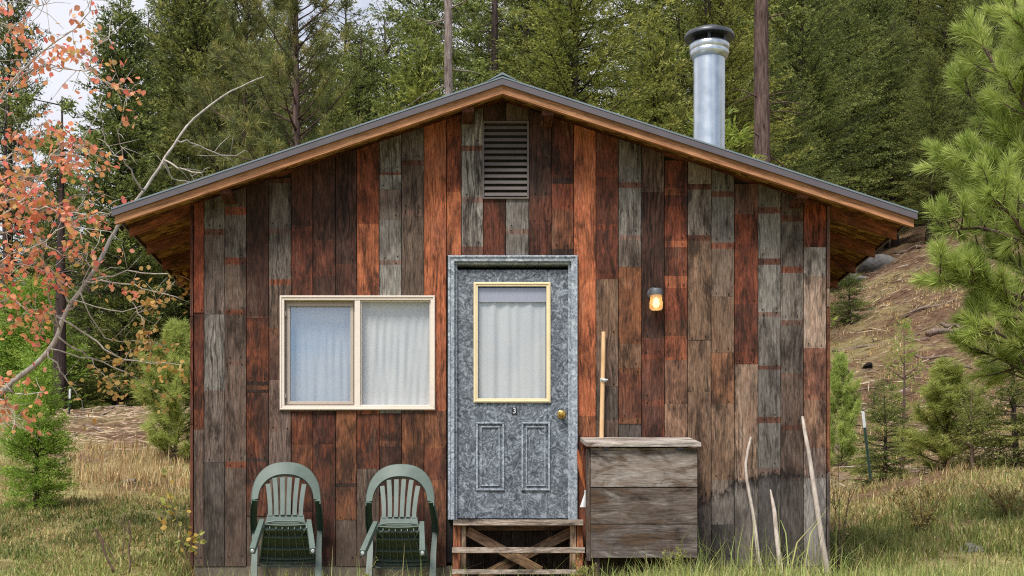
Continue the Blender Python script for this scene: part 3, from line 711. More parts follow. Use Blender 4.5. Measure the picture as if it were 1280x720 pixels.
# ------------------------------------------------------------------ wall lamp
def wall_lamp():
    x, z = X(818.5), Z(371); y = y_wall-.005
    T = empty('wall_lamp', (x,y,z), 0, 'lit jar-shaped lamp on a grey housing, mounted right of the door', 'lamp')
    PB().lathe([(.052,0),(.052,.012),(.04,.024),(.026,.034),(.026,.06)],(-.012,0,.02),24,'y').build('mount', M['lamp_metal'], T, smooth=True)
    PB().lathe([(.053,-.006),(.055,.024),(.05,.042),(.03,.05),(.002,.052)],(0,-.075,.0),28).build('socket_cap', M['lamp_metal'], T, smooth=True)
    PB().lathe([(.046,-.004),(.047,-.05),(.052,-.062),(.052,-.105),(.04,-.118),(.002,-.121)],(0,-.075,0),28).build('glass_jar', M['jar'], T, smooth=True)
    PB().lathe([(.002,-.02),(.014,-.03),(.024,-.055),(.027,-.075),(.018,-.095),(.002,-.102)],(0,-.075,0),20).build('bulb', M['bulb'], T, smooth=True)
wall_lamp()

# ------------------------------------------------------------------ steps
def steps():
    T = empty('wooden_steps', (X(648),10.9,.0), 0, 'small open wooden steps with crossed braces below the grey door', 'steps')
    o = Vector(T.location)
    def fin(w, name): ob = w.build(name, M['wood'], T); ob.data.transform(Matrix.Translation(-o)); return ob
    a,b = tone((182,152,120)),tone((144,114,86)); ag,bg = tone((172,156,140)),tone((134,117,102)); ao,bo = tone((172,104,60)),tone((128,72,42))
    for (pa,pb,pt,pbt,d0,d1) in ((566.5,729,649.3,656.5,10.93,11.262),(565,731,684,690.8,10.66,10.93),(565,730.5,711.8,717.6,10.40,10.66)):
        w = WB(); w.box(X(pa,d0),X(pb,d0),d0,d1-.004,Z(pbt,d0),Z(pt,d0),ag,bg,0); fin(w,'tread')
    for (pa,pb,d,h,c) in ((577,582.5,11.0,657,(a,b)),(713,720,11.0,657,(a,b)),(566.5,575.5,11.0,657,(ao,bo)),(721,729,11.0,657,(ao,bo))):
        w = WB(); w.box(X(pa,d),X(pb,d),d,d+.09,-.25,Z(h,d),c[0],c[1],2); fin(w,'post')
    for (pa,pb,d) in ((566,573,10.70),(720,728,10.70)):
        w = WB(); w.box(X(pa,d),X(pb,d),d,d+.038,-.25,Z(691.2,d),ao,bo,2); fin(w,'post')
    for (p,q,y) in (((584,664),(676,714),11.05),((716,664),(600,722),11.09)):
        w = WB(); w.bar((X(p[0],y),y,Z(p[1],y)),(X(q[0],y),y,Z(q[1],y)),.03,.075,tone((146,114,82)),tone((112,82,56)),up=(0,0,1)); fin(w,'brace')
    w = WB(); w.box(X(577),X(718),11.15,11.2,Z(664),Z(657.5),tone(TN['TB'][0]),tone(TN['TB'][1]),0); fin(w,'ledger')
    w = WB()
    for k in range(9): w.box(X(572+k*17),X(572+k*17+16.4),11.282,11.295,-.2,Z(652),tone((70,54,44)),tone((44,34,30)),2)
    fin(w,'skirt_board')
steps()
# ------------------------------------------------------------------ storage box
def bin_box():
    d0 = 10.72; d1 = 11.24
    T = empty('storage_box', (X(805,d0),d0,0), 0, 'weathered grey wooden storage box with sloping lid between steps and sticks', 'storage box')
    o = Vector(T.location)
    def fin(w, name): ob = w.build(name, M['boxwood'], T); ob.data.transform(Matrix.Translation(-o)); return ob
    xl,xr = X(738.5,d0),X(871.5,d0); zs = [(560,608.6),(609.8,654.6),(655.6,697)]
    cs = [((146,135,126),(112,98,87)),((110,98,89),(80,68,59)),((104,94,88),(80,70,64))]
    for (t,bm),(a,b) in zip(zs,cs):
        w = WB(); w.box(xl,xr,d0,d0+.025,Z(bm,d0),Z(t,d0),tone(a),tone(b),0); fin(w,'front_board')
    for s,(xa,xb) in ((-1,(xl+.001,xl+.026)),(1,(xr-.026,xr-.001))):
        for (t,bm) in zs:
            w = WB(); zt = Z(t,d0)
            w.box(xa,xb,d0+.026,d1,Z(bm,d0),zt-.0,tone((120,104,92)),tone((90,74,64)),1); fin(w,'side_board')
    for xa in (xl-.032, ):
        w = WB(); w.box(xa,xa+.03,d0+.01,d0+.06,Z(701,d0),Z(561,d0),tone((104,88,78)),tone((70,58,52)),2); fin(w,'corner_post')
    w = WB(); w.box(xl+.03,xr-.03,d1-.02,d1+.0,Z(697,d0),Z(556,d0),tone((96,82,72)),tone((70,58,50)),0); fin(w,'back_board')
    for x in (xl+.01,xr-.07):
        w = WB(); w.box(x,x+.06,d0+.03,d0+.09,.0-.1,Z(697,d0),tone((70,58,50)),tone((50,40,36)),2); fin(w,'foot')
    # lid slopes towards the front
    lw = WB(); ya, yb = d0-.045, d1+.03; za, zb = Z(553.2,ya), Z(546.6,yb); th=.03
    xa0,xa1 = X(733,ya),X(876.5,ya)
    off=(3.,9.)
    for k in range(3):
        f0,f1 = k/3+.002, (k+1)/3-.002; y0,y1 = ya+(yb-ya)*f0, ya+(yb-ya)*f1; q0,q1 = za+(zb-za)*f0, za+(zb-za)*f1
        lw.hexa([(xa0,y0,q0-th),(xa1,y0,q0-th),(xa1,y1,q1-th),(xa0,y1,q1-th),(xa0,y0,q0),(xa1,y0,q0),(xa1,y1,q1),(xa0,y1,q1)],tone((196,186,174)),tone((150,138,128)),0)
    L = fin(lw,'lid')
    for px in (758,850):
        p = PB(); x = X(px,d0); p.box(x-.022,x+.022,d0-.008,d0-.0005,Z(562,d0),Z(558.6,d0)); h = p.build('hinge', M['cap'], T); h.data.transform(Matrix.Translation(-o))
bin_box()
# ------------------------------------------------------------------ staff, sticks, brush
def px_tube(name, pts, d, rad, mat, parent=None, sides=10, jit=.0):
    if not hasattr(d,'__len__'): d=[d]*len(pts)
    p = PB(); p.tube([(X(a,q),q,Z(b,q)) for (a,b),q in zip(pts,d)], [r/ (F/q) for r,q in zip(rad,d)], sides, jit)
    return p.build(name, mat, parent, smooth=True)
T = empty('walking_staff', (X(753),11.2,0), 0, 'slim pale wooden staff propped on the wall behind the storage box', 'staff')
o = px_tube('rod', [(754.5,415),(754,450),(753,490),(752,548),(750,690)], [11.26,11.25,11.25,11.24,11.23], [2.6,2.8,2.8,2.9,2.9], M['staff']); o.data.transform(Matrix.Translation(-T.location)); o.parent=T
p = PB(); p.lathe([(.024,0),(.026,.012),(.024,.024)],(X(753.6),11.25,Z(478.5)),14); p.tube([(X(749.5),11.225,Z(475)),(X(753),11.215,Z(477)),(X(758.5),11.225,Z(476.5))],.006,6)
o = p.build('cord_tie', M['white_paint'], T, True); o.data.transform(Matrix.Translation(-T.location))
def stick(label, pts, d, rad):
    o = px_tube('leaning_stick', pts, d, rad, M['drift'], None, 9, .1); tag(o, label, 'stick', 'bleached sticks leaning on the wall')
stick('crooked bleached stick with a forked tip, leftmost of the three leaning sticks', [(938.5,547),(935,562),(932,580),(933,597),(936,615),(941,640),(945,668),(949,706),(951,735)], np.linspace(11.27,11.0,9), [1.5,1.8,1.9,2.0,2.1,2.2,2.3,2.4,2.4])
stick('short broken bleached stick, middle of the three leaning sticks', [(963,612),(965.5,625),(968,640),(971,670),(975,705),(978,735)], np.linspace(11.26,10.95,6), [.8,2.0,2.7,3.0,3.1,3.2])
stick('long straight white stick leaning at the right corner of the wall', [(1003,521),(1006,540),(1011,566),(1017,605),(1024,655),(1031,695),(1036,730)], np.linspace(11.27,10.9,7), [1.7,2.3,2.7,3.1,3.4,3.7,3.8])
T = empty('hand_brush', (X(728),11.1,.9), 0, 'rust-brown feathery hand brush with a pale flared end hanging beside the door frame', 'brush')
d=11.15
p=PB(); R=[]
for (px,py,w,h) in ((722.2,562.5,.008,.006),(723.5,570,.03,.015),(725.5,582,.045,.02),(728,595,.04,.018),(730.5,606,.02,.012),(731.5,612,.009,.008)):
    cxx,czz=X(px,d),Z(py,d); R.append([(cxx+w/2*math.cos(t),d+h*math.sin(t),czz+.004*math.cos(t)) for t in [2*math.pi*k/10 for k in range(10)]])
p.ring(R); o=p.build('bristles', M['staff'] if False else driftwood('rust_bristle', lin((196,120,76)), lin((128,66,40))), T, True); o.data.transform(Matrix.Translation(-T.location))
p=PB(); R=[]
for (px,py,w,h) in ((731.5,612.5,.01,.008),(731.4,617,.012,.01),(730.4,624,.03,.012),(728.8,634,.05,.014)):
    cxx,czz=X(px,d),Z(py,d); R.append([(cxx+w/2*math.cos(t),d+h*math.sin(t),czz) for t in [2*math.pi*k/10 for k in range(10)]])
p.ring(R); o=p.build('flared_end', M['white_paint'], T, True); o.data.transform(Matrix.Translation(-T.location))

# ------------------------------------------------------------------ plastic chairs tipped forward against the wall
def chair_proto():
    T = empty('plastic_chair', (0,0,0))
    def B(s, t, dy=0.):     # back plane: s across, t up the back
        return Vector((s, -.20-.333*t+.75*s*s+dy+.10*(t-.25)**2, .40+.943*t))
    th=.022
    # hoop
    p=PB(); R=[]; n=36
    for k in range(n+1):
        a=math.pi*k/n; cs,sn=math.cos(a),math.sin(a)
        ox=.270*math.copysign(abs(cs)**.72,cs); ot=.245+.285*abs(sn)**.80
        ix=.224*math.copysign(abs(cs)**.80,cs); it=.245+.182*abs(sn)**.95
        o1,i1=B(ox,ot),B(ix,it); R.append([o1,i1,i1+Vector((0,th,0)),o1+Vector((0,th,0))])
    p.ring(R)
    # rolled rim along the outer edge
    rim=[]
    for k in range(n+1):
        a=math.pi*k/n; cs,sn=math.cos(a),math.sin(a)
        rim.append(B(.270*math.copysign(abs(cs)**.72,cs), .245+.285*abs(sn)**.80, .012))
    p.tube(rim,.011,6)
    BK=p.build('backrest', M['chair'], T, True)
    q=PB()
    xb=[-.142,-.085,-.028,.028,.085,.142]
    for x in xb:
        pts=[]; w=[]
        for t in np.linspace(.085,.445,9):
            f=(t-.085)/.36; x2=x*(.80+.34*f**1.4+.06*(1-f)**2)
            if t > .245+.182*abs(max(0,1-(x2/.226)**2))**.5+.01: break
            pts.append(B(x2,t,.006)); w.append(.034+.004*f)
        q.sweep(pts,w,.012,(1,0,0))
    q.build('slats', M['chair'], BK, True)
    q=PB(); R=[]
    for t,w in ((-.025,.170),(.0,.166),(.035,.158),(.07,.150),(.095,.146)):
        R.append([B(-w,t),B(w,t),B(w,t)+Vector((0,.014,0)),B(-w,t)+Vector((0,.014,0))])
    q.ring(R); q.tube([B(-.176,.028,-.004),B(-.09,.026,-.012),B(.09,.026,-.012),B(.176,.028,-.004)],.008,6); q.build('lower_panel', M['chair'], BK)
    # seat with ribs underneath
    s=PB(); y0,y1=-.205,.235; w0,w1=.170,.225; zr,zf=.395,.425
    def SP(f,u,dz=0.): return Vector(((w0+(w1-w0)*f)*u, y0+(y1-y0)*f, zr+(zf-zr)*f+dz-.012*(1-u*u)))
    R=[]
    for f in np.linspace(0,1,9):
        R.append([SP(f,u) for u in (-1,-.5,0,.5,1)]+[SP(f,u,.012) for u in (1,.5,0,-.5,-1)])
    s.ring(R)
    ST=s.build('seat', M['chair_seat'], T)
    r=PB()
    for u in (-.72,-.43,-.14,.14,.43,.72): r.sweep([SP(f,u,-.010) for f in np.linspace(.03,.97,6)],.007,.030,(1,0,0))
    for f in (.28,.62,.9): r.sweep([SP(f,u,-.010) for u in np.linspace(-.97,.97,7)],.007,.034,(0,1,0))
    for u in (-1,1):
        r.sweep([SP(f,u,-.012) for f in np.linspace(0,1,6)],.010,.045,(1,0,0))
        r.sweep([SP(.05,u*.95,-.02),SP(.3,u*.62,-.02)],.006,.02,(0,1,0))
    r.build('rib', M['chair'], ST)
    e=PB(); e.sweep([SP(1.,u,-.010) for u in np.linspace(-1.03,1.03,7)],.016,.05,(0,1,0)); e.tube([SP(1.02,u,-.055) for u in np.linspace(-1.1,1.1,5)],.009,6); e.build('front_apron', M['chair'], ST)
    for sg in (-1,1):
        top=B(sg*.25,.245)
        a=PB(); pts=[top+Vector((sg*.002,.005,0)), Vector((sg*.262,-.15,.640)), Vector((sg*.272,-.02,.640)), Vector((sg*.272,.09,.632)), Vector((sg*.268,.14,.618))]
        a.sweep(pts,[.044,.052,.056,.056,.05],.020,(1,0,0)); a.sweep([q_+Vector((sg*.024,0,-.016)) for q_ in pts],.007,.045,(1,0,0)); a.build('arm', M['chair_arm_shade'], T, True)
        l=PB(); pts=[Vector((sg*.268,.13,.622)),Vector((sg*.262,.165,.45)),Vector((sg*.262,.21,.22)),Vector((sg*.262,.25,0))]
        l.sweep(pts,[.040,.046,.052,.056],[.052,.058,.060,.062],(1,0,0)); l.build('front_leg', M['chair'], T, True)
        l=PB(); pts=[Vector((sg*.188,-.185,.43)),Vector((sg*.198,-.25,.30)),Vector((sg*.212,-.32,.15)),Vector((sg*.230,-.425,-.07))]
        l.sweep(pts,[.036,.038,.040,.042],[.060,.058,.054,.046],(1,0,0)); L=l.build('rear_leg', M['chair'], T, True)
        c=PB(); c.tube([Vector((sg*.230,-.424,-.066)),Vector((sg*.2305,-.430,-.078))],[.015,.011],10); c.build('foot_cap', M['white_paint'], L, True)
    return T
def copy_tree(o, parent=None):
    c=o.copy(); C.objects.link(c); c.parent=parent
    for ch in list(o.children): copy_tree(ch, c)
    return c
ch1=chair_proto()
ch2=copy_tree(ch1)
for c,px,top,yaw,lab in ((ch1,363.5,578,.09,'faded green plastic armchair tipped against the wall under the window, farther from the door'),(ch2,499.5,580.5,-.04,'faded green plastic armchair tipped against the wall beside the door')):
    tag(c,lab,'chair','plastic armchairs tipped against the wall')
    th=math.radians(40); piv=Vector((0,.25,0))
    Rm=Matrix.Rotation(-th,4,'X')
    c.rotation_euler=(-th,0,yaw); c.scale=(.95,1,1)
    # back top must reach the wall; find foot height from the picture
    tp=Rm@(Vector((0,-.376+.008,.90))-piv)
    fr=Rm@(Vector((0,.165,.632))-piv); y=WD-.03-fr.y; z=Z(top,y+tp.y)-tp.z
    off=Rm@(-piv)
    c.location=(X(px,11.1)+off.x, y+off.y, z+off.z)

# ------------------------------------------------------------------ vegetation helpers (numpy)
def unit(v): return v/np.maximum(np.linalg.norm(v,axis=-1,keepdims=True),1e-9)
class TriB:
    def __init__(s): s.V=[]; s.t=[]; s.c=[]
    def blades(s, base, dirs, length, width, tint, col=None, bend=0.):
        """narrow triangles: base (n,3), unit dirs (n,3)"""
        n=len(base); rd=unit(rng.normal(size=(n,3))); sd=unit(np.cross(dirs,rd))*(np.asarray(width)/2).reshape(-1,1)
        tip=base+dirs*np.asarray(length).reshape(-1,1); 
        mid=base+dirs*(np.asarray(length)*.45).reshape(-1,1)
        s.V.append(np.stack([base,mid+sd,tip,mid-sd],1).reshape(-1,3)); s.t.append(np.repeat(tint,4))
        if col is not None: s.c.append(np.repeat(col,4,axis=0))
    def mesh(s, name, attr='tint'):
        V=np.concatenate(s.V); n=len(V)//4
        pt={'tint':np.concatenate(s.t)}
        if s.c: pt={'col':np.concatenate(s.c)}
        return np_mesh(name, V, F4=np.arange(n*4).reshape(n,4), pt=pt)
def limb_mesh(name, chains):
    """chains: list of (pts, radii, sides)"""
    p=PB()
    for pts,rad,sd in chains: p.tube(pts,rad,sd)
    me=bpy.data.meshes.new(name); me.from_pydata([tuple(v) for v in p.v],[],p.f); me.polygons.foreach_set('use_smooth',np.ones(len(me.polygons),bool)); me.update(); return me
def fir_proto(seed, h, r, clear=.05, spacing=.17, per=6, ang0=-8, ang1=38, clump=.10, wid=.032, power=.8, gap=.5, dens=1., sag=.15, ragged=.3, bare_dead=True):
    """Douglas-fir like conifer: trunk with whorls of branches, each with flat sprays of needle clumps"""
    g=np.random.default_rng(seed); tb=TriB(); ch=[]
    tr=.012*h+.03
    wob=g.normal(size=2)*.02*h
    def ax(z): q=z/h; return np.array([wob[0]*math.sin(q*3.),wob[1]*math.sin(q*2.3),z])
    ch.append(([ax(z) for z in np.linspace(-.4,h*.985,10)],[tr*(1-.96*max(0,z/h)) if z>0 else tr*1.15 for z in np.linspace(-.4,h*.985,10)],8))
    z=clear*h
    gap_az=g.uniform(0,6.28)
    while z<h*.985:
        q=(z-clear*h)/(h*(1-clear)); n=per if q<.9 else 4; az0=g.uniform(0,6.28)
        for k in range(n):
            if g.random()<.10+gap*(math.sin(3*az0+z*1.7+k*1.9)>.55): continue
            bt=.36+.13*g.normal(); az=az0+6.28*k/n+g.normal()*.25
            Lb=r*((1-q)**power)*(min(1.,.55+q*3.))*g.uniform(1-ragged*1.3,1+ragged*.55)+.06
            el=math.radians(ang0+(ang1-ang0)*q+g.normal()*7)
            d0=np.array([math.cos(az)*math.cos(el),math.sin(az)*math.cos(el),math.sin(el)])
            nb=6; s_=np.linspace(0,1,nb); base=ax(z+g.normal()*.04)
            P=base+np.outer(s_*Lb,d0); P[:,2]+=-sag*Lb*s_**1.5+ (sag*1.1)*Lb*s_**3
            if Lb>.5: ch.append(([P[i] for i in (0,2,4,5)],[.010+.006*Lb,.008+.003*Lb,.006,.003],4))
            # side twigs
            nt=int(max(5,Lb/.052*dens)); tt=np.sort(g.uniform(.12,1.,nt)); 
            tang=d0; side=unit(np.cross(tang,[0,0,1.]))
            for t in tt:
                b=np.array([np.interp(t,s_,P[:,i]) for i in range(3)])
                sg=1 if g.random()<.5 else -1
                tl=min(.55,(.16+.42*Lb*(1-t)*.75))*g.uniform(.6,1.25)
                td=unit(tang*(.75+.5*t)+side*sg*g.uniform(.5,1.1)+np.array([0,0,g.normal()*.12-.03]))
                m=max(3,int(tl/.042*dens)); f=g.uniform(0,1,m)
                bb=b+np.outer(f*tl,td)+g.normal(size=(m,3))*.018; bb[:,2]-=.12*tl*f**2
                dd=unit(td+g.normal(size=(m,3))*.55+np.array([0,0,.12]))
                ti=np.clip(bt+.12*g.normal()+.14*g.normal(size=m)+.34*(f-.4)*(t),0,1)
                tb.blades(bb,dd,clump*g.uniform(.6,1.25,m),wid*g.uniform(.7,1.3,m),ti)
        z+=spacing*(1-.45*q)*g.uniform(.75,1.25)
    # leader
    m=24; f=g.uniform(0,1,m); bb=np.outer(f,ax(h)-ax(h*.93))+ax(h*.93); tb.blades(bb,unit(g.normal(size=(m,3))*.5+[0,0,.9]),np.full(m,clump),np.full(m,wid),np.full(m,.6))
    return tb.mesh('crown'), limb_mesh('trunk',ch)
def pine_proto(seed, h, r, clear=.25, nbr=60, ndl=.16, nw=.008, per_tuft=34, top_el=55, low_el=0, trunk=None, tufts=9, irregular=.5, sub=.35):
    """long-needled pine: open crown of up-curved limbs ending in needle tufts"""
    g=np.random.default_rng(seed); tb=TriB(); ch=[]
    tr=trunk if trunk else .012*h+.03
    wob=g.normal(size=2)*.012*h
    def ax(z): q=z/h; return np.array([wob[0]*math.sin(q*3.),wob[1]*math.sin(q*2.3),z])
    zs=np.linspace(-.5,h*.99,12); ch.append(([ax(z) for z in zs],[max(.012,tr*(1-.92*max(0,z/h))) for z in zs],10))
    for k in range(nbr):
        q=((k+g.random())/nbr); z=h*(clear+(1-clear)*q); az=k*2.4+g.normal()*.4
        Lb=r*((1-q)**.65*(.6+.4*min(1,q*4)))*g.uniform(1-irregular,1.15)+.15
        el=math.radians(low_el+(top_el-low_el)*q+g.normal()*9)
        d0=np.array([math.cos(az)*math.cos(el),math.sin(az)*math.cos(el),math.sin(el)])
        s_=np.linspace(0,1,6); P=ax(z)+np.outer(s_*Lb,d0)+np.cumsum(g.normal(size=(6,3))*.03*Lb,axis=0)*s_[:,None]; P[:,2]+=.28*Lb*s_**2.2
        ch.append(([P[i] for i in range(6)],[tr*.10+.012*Lb,.008+.009*Lb,.007+.007*Lb,.006+.005*Lb,.006+.002*Lb,.005],5))
        nt=max(2,int(tufts*Lb/r*g.uniform(.8,1.2)))
        for j in range(nt):
            t=1. if j==0 else g.uniform(.35,1.)
            b=np.array([np.interp(t,s_,P[:,i]) for i in range(3)])
            if j==0: tip=b; td=unit(P[5]-P[4]+np.array([0,0,.3*Lb*.2]))
            else:
                td=unit(d0*.7+g.normal(size=3)*.55+np.array([0,0,.55])); tl=sub*(.4+Lb*.35)*g.uniform(.5,1.1); tip=b+td*tl
                ch.append(([b,b+td*tl*.55+np.array([0,0,-.02]),tip],[.007,.0055,.004],4))
            m=int(per_tuft*g.uniform(.7,1.2)); back=g.uniform(0,1,m)**1.3*ndl*1.25
            bb=tip-np.outer(back,td); 
            dd=unit(td*g.uniform(.25,1.1,m)[:,None]+g.normal(size=(m,3))*.62)
            ti=np.clip(.42+.16*g.normal()+.13*g.normal(size=m),0,1)
            tb.blades(bb,dd,ndl*g.uniform(.7,1.15,m),nw*g.uniform(.8,1.2,m),ti)
    return tb.mesh('crown'), limb_mesh('trunk',ch)
def tree(name, loc, proto, mat, bark, label, cat='tree', group=None, scale=1., rz=None, sxy=1.):
    T=empty(name, loc, random.uniform(0,6.28) if rz is None else rz, label, cat, group); T.scale=(scale*sxy,scale*sxy,scale)
    for nm,me,mt in (('crown',proto[0],mat),('trunk',proto[1],bark)):
        o=bpy.data.objects.new(nm,me); C.objects.link(o); o.parent=T
        if not me.materials: me.materials.append(mt)
        o.material_slots[0].link='OBJECT'; o.material_slots[0].material=mt
    return T
FA=fir_proto(11,10.,1.85,.04,.19,8,power=.68,wid=.032,gap=.12,dens=1.15)
FB=fir_proto(12,10.,1.75,.08,.21,8,power=.55,ragged=.42,wid=.032,gap=.15,dens=1.15)
FC=fir_proto(13,8.,2.1,.05,.19,8,ang0=0,ang1=45,power=.6,ragged=.45,clump=.105,wid=.027,dens=1.1)
FD=fir_proto(14,10.,2.0,.12,.23,8,power=.5,ragged=.55,dens=1.1,wid=.028)
FS=fir_proto(15,3.,.95,.06,.12,6,clump=.075,wid=.018,dens=1.5,power=.75)
FH=fir_proto(16,16.,2.9,.05,.30,8,clump=.10,wid=.030,dens=.95,power=.6,ragged=.45)
FI=fir_proto(17,16.,3.2,.12,.34,8,ang0=-4,ang1=42,clump=.10,wid=.030,dens=.95,power=.5,ragged=.55)
PA=pine_proto(21,11.,2.1,.24,135,.19,.013,46,tufts=15,irregular=.6)
PB_=pine_proto(22,2.6,.75,.03,70,.15,.008,60,tufts=14,low_el=20,top_el=65,trunk=.035,sub=.3)
LA=fir_proto(31,2.1,.66,.10,.062,8,ang0=5,ang1=42,clump=.058,wid=.013,dens=2.0,power=.7,sag=.1)
FL=fir_proto(34,3.,.95,.06,.17,6,clump=.08,wid=.018,dens=.9,power=.75,ragged=.5)
LS=fir_proto(33,2.1,.62,.06,.10,6,ang0=25,ang1=60,clump=.06,wid=.009,dens=.9,power=.6,sag=.05)
def gz(x,y): return float(terr(x,y))-.05
def at(px,d): return (X(px,d),d,gz(X(px,d),d))
def h_for(px,d,top): return Z(top,d)-gz(X(px,d),d)
# --- individual trees of the forest edge
def fir(px,d,top,proto,ph,mat,label,group=None,sxy=1.,bark='bark_dark',name='fir_tree',cat='fir tree'):
    return tree(name, at(px,d), proto, M[mat], M[bark], label, cat, group, h_for(px,d,top)/ph, None, sxy)
fir(158,32,-22,FA,10,'fir_dark','tall dense dark green fir against the pale sky, left of the cabin')
fir(238,35,-90,FB,10,'fir_mid','ragged mid green fir just right of the tall dense fir')
fir(8,34,-60,FD,10,'fir_dark','dark fir behind the red-leaved tree at the left edge',None,.62)
fir(62,42,175,FA,10,'fir_dark','short pointed dark fir showing through the gap of sky at left')
tree('pine_tree',at(379,27),PA,M['pine_far'],M['bark'],'open-crowned pine with a straight bare trunk above the left roof slope','pine tree',None,h_for(379,27,-160)/11.)
tree('pine_tree',at(318,31),PA,M['pine_far'],M['bark_dark'],'pine with drooping dark limbs and tawny needles left of the bare pine trunk','pine tree',None,h_for(318,31,-60)/11.,2.1)
fir(505,29,22,FC,8,'fir_yellow','bushy yellow-green fir behind the left roof slope',None,.98)
fir(735,30,-150,FI,16,'fir_yellow','broad yellow-green fir directly right of the roof ridge',None,1.35)
fir(800,33,20,FC,8,'fir_yellow','light green fir between the ridge and the chimney',None,1.05)
fir(668,34,-80,FH,16,'fir_mid','green fir rising right behind the roof peak',None,1.25)
fir(890,24,150,FS,3,'larch','small bright fir sapling beside the chimney base',None,1.)
def bare_trunk(px,d,w,top,lean,label,mat,seed):
    g=np.random.default_rng(seed); x,y,z=at(px,d); h=Z(top,d)-z; k=F/d; r=w/2/k
    ch=[([np.array([lean*h*t+g.normal()*.015,0,h*t]) for t in np.linspace(0,1,9)],[r*1.18-(r*(.5 if top<0 else 1.1))*t for t in np.linspace(0,1,9)],12)]
    tb=TriB()
    for i in range(26):
        t=g.uniform(.3,.98); az=g.uniform(0,6.28); b=np.array([lean*h*t,0,h*t]); L=g.uniform(.35,1.5)
        d0=np.array([math.cos(az),math.sin(az),g.uniform(-.35,.25)]); p1=b+d0*L*.5; p2=b+d0*L+np.array([0,0,-.12*L])
        ch.append(([b,p1,p2],[.016,.010,.004],4))
        if t>.72:
            for q in range(8):
                o=p1+(p2-p1)*g.random(); m=26; tb.blades(o+g.normal(size=(m,3))*.06,unit(g.normal(size=(m,3))+d0*.6),np.full(m,.1),np.full(m,.03),np.clip(.4+.2*g.normal(size=m),0,1))
    T=empty('tall_trunk_tree',(x,y,z),0,label,'tree')
    link('trunk',limb_mesh('trunk',ch),M[mat],T); link('crown',tb.mesh('crown'),M['fir_mid'],T)
bare_trunk(566,27,13,-60,-.012,'tall tree with a pale bare trunk left of the roof peak','bark_pale',1)
bare_trunk(622,33,11,-60,-.008,'tall tree with a thin dark trunk directly above the roof peak','bark_dark',2)
bare_trunk(885,36,11,-80,.0,'tall tree with a dark trunk rising behind the chimney cap','bark_dark',3)
bare_trunk(955,25,23,-80,-.006,'tall tree with a thick reddish brown trunk right of the chimney','bark',4)
# dim trunks in the wood at left
for i,(px,d,w,lab) in enumerate(((75,27.5,17,'stout dark trunk standing right of the young larch'),(172,36,9,'slim dark trunk behind the leaning grey stem'),(6,30,14,'dark trunk at the very left edge behind the red leaves'))):
    bare_trunk(px,d,w,120,.005,lab,'bark_dark',10+i)
g=np.random.default_rng(5)
for px,d in ((110,38),(140,42),(194,40),(214,45),(50,44),(125,47),(232,42)):
    bt_l='slender dark trunk in the shaded wood left of the cabin'
    x,y,z=at(px,d); h=g.uniform(5,7.5)
    T=empty('bare_tree',(x,y,z),0,bt_l,'tree','slender dark trunks in the left wood')
    ch=[([np.array([g.normal()*.03,0,h*t]) for t in np.linspace(0,1,6)],[.10-.06*t for t in np.linspace(0,1,6)],8)]
    for k in range(14):
        t=g.uniform(.15,1); az=g.uniform(0,6.28); b=np.array([0,0,h*t]); L=g.uniform(.4,1.2); ch.append(([b,b+np.array([math.cos(az),math.sin(az),-.15])*L],[.012,.004],4))
    link('trunk',limb_mesh('trunk',ch),M['bark_dark'],T)
# understory firs behind the crest at left
for px,d,top,pr,ph,mat,lab in ((145,31,372,FS,3,'fir_mid','low bushy fir under the leaning grey stem, behind the dry mound'),(196,33,400,FS,3,'fir_dark','low dark fir right of the bushy one behind the dry mound'),(100,30,455,FS,3,'fir_mid','low fir shrub right of the stout dark trunk'),(40,30,352,LA,2.1,'larch','slender yellow-green larch top standing behind the young larch')):
    fir(px,d,top,pr,ph,mat,lab,None,1.35)
# background stands: trees that nothing tells apart share their label
g=np.random.default_rng(9)
def stand(spots,label,group,mats,protos=((FH,16),(FI,16))):
    for px,d,top,s in spots:
        pr,ph=protos[g.integers(len(protos))]; fir(px,d,top,pr,ph,mats[g.integers(len(mats))],label,group,s)
stand([(px+g.uniform(-9,9),g.uniform(40,56),g.uniform(255,350),1.35) for px in range(-12,250,24)],'dark fir in the shaded background wood left of the cabin','firs in the wood left of the cabin',('fir_dark','fir_dark','fir_mid'))
stand([(192,39,10,1.1),(222,41,-40,1.2),(262,42,-70,1.2),(300,40,-20,1.2),(452,40,25,1.35),(428,46,-10,1.35),(482,44,10,1.25),(345,44,10,1.2)],'tall fir in the second row behind the dense dark fir and the open pine','second row of firs at left',('fir_mid','fir_dark'))
stand([(px+g.uniform(-10,10),g.uniform(38,46),tp+g.uniform(-30,20),1.15) for px,tp in ((285,110),(345,45),(412,20),(440,70),(470,130),(535,-40),(590,-90),(612,20),(655,-110),(700,-60))],'mid green fir in the stand directly behind the cabin','firs in the stand behind the cabin',('fir_mid','fir_yellow','fir_dark'))
stand([(px+g.uniform(-10,10),g.uniform(36,44),tp+g.uniform(-30,20),1.2) for px,tp in ((770,-120),(825,-60),(850,-140),(905,-60),(930,-150))],'mid green fir in the stand directly behind the cabin','firs in the stand behind the cabin',('fir_mid','fir_yellow'))
hill='dense green fir in the forest covering the hillside right of the chimney'; hg='firs on the hillside at right'
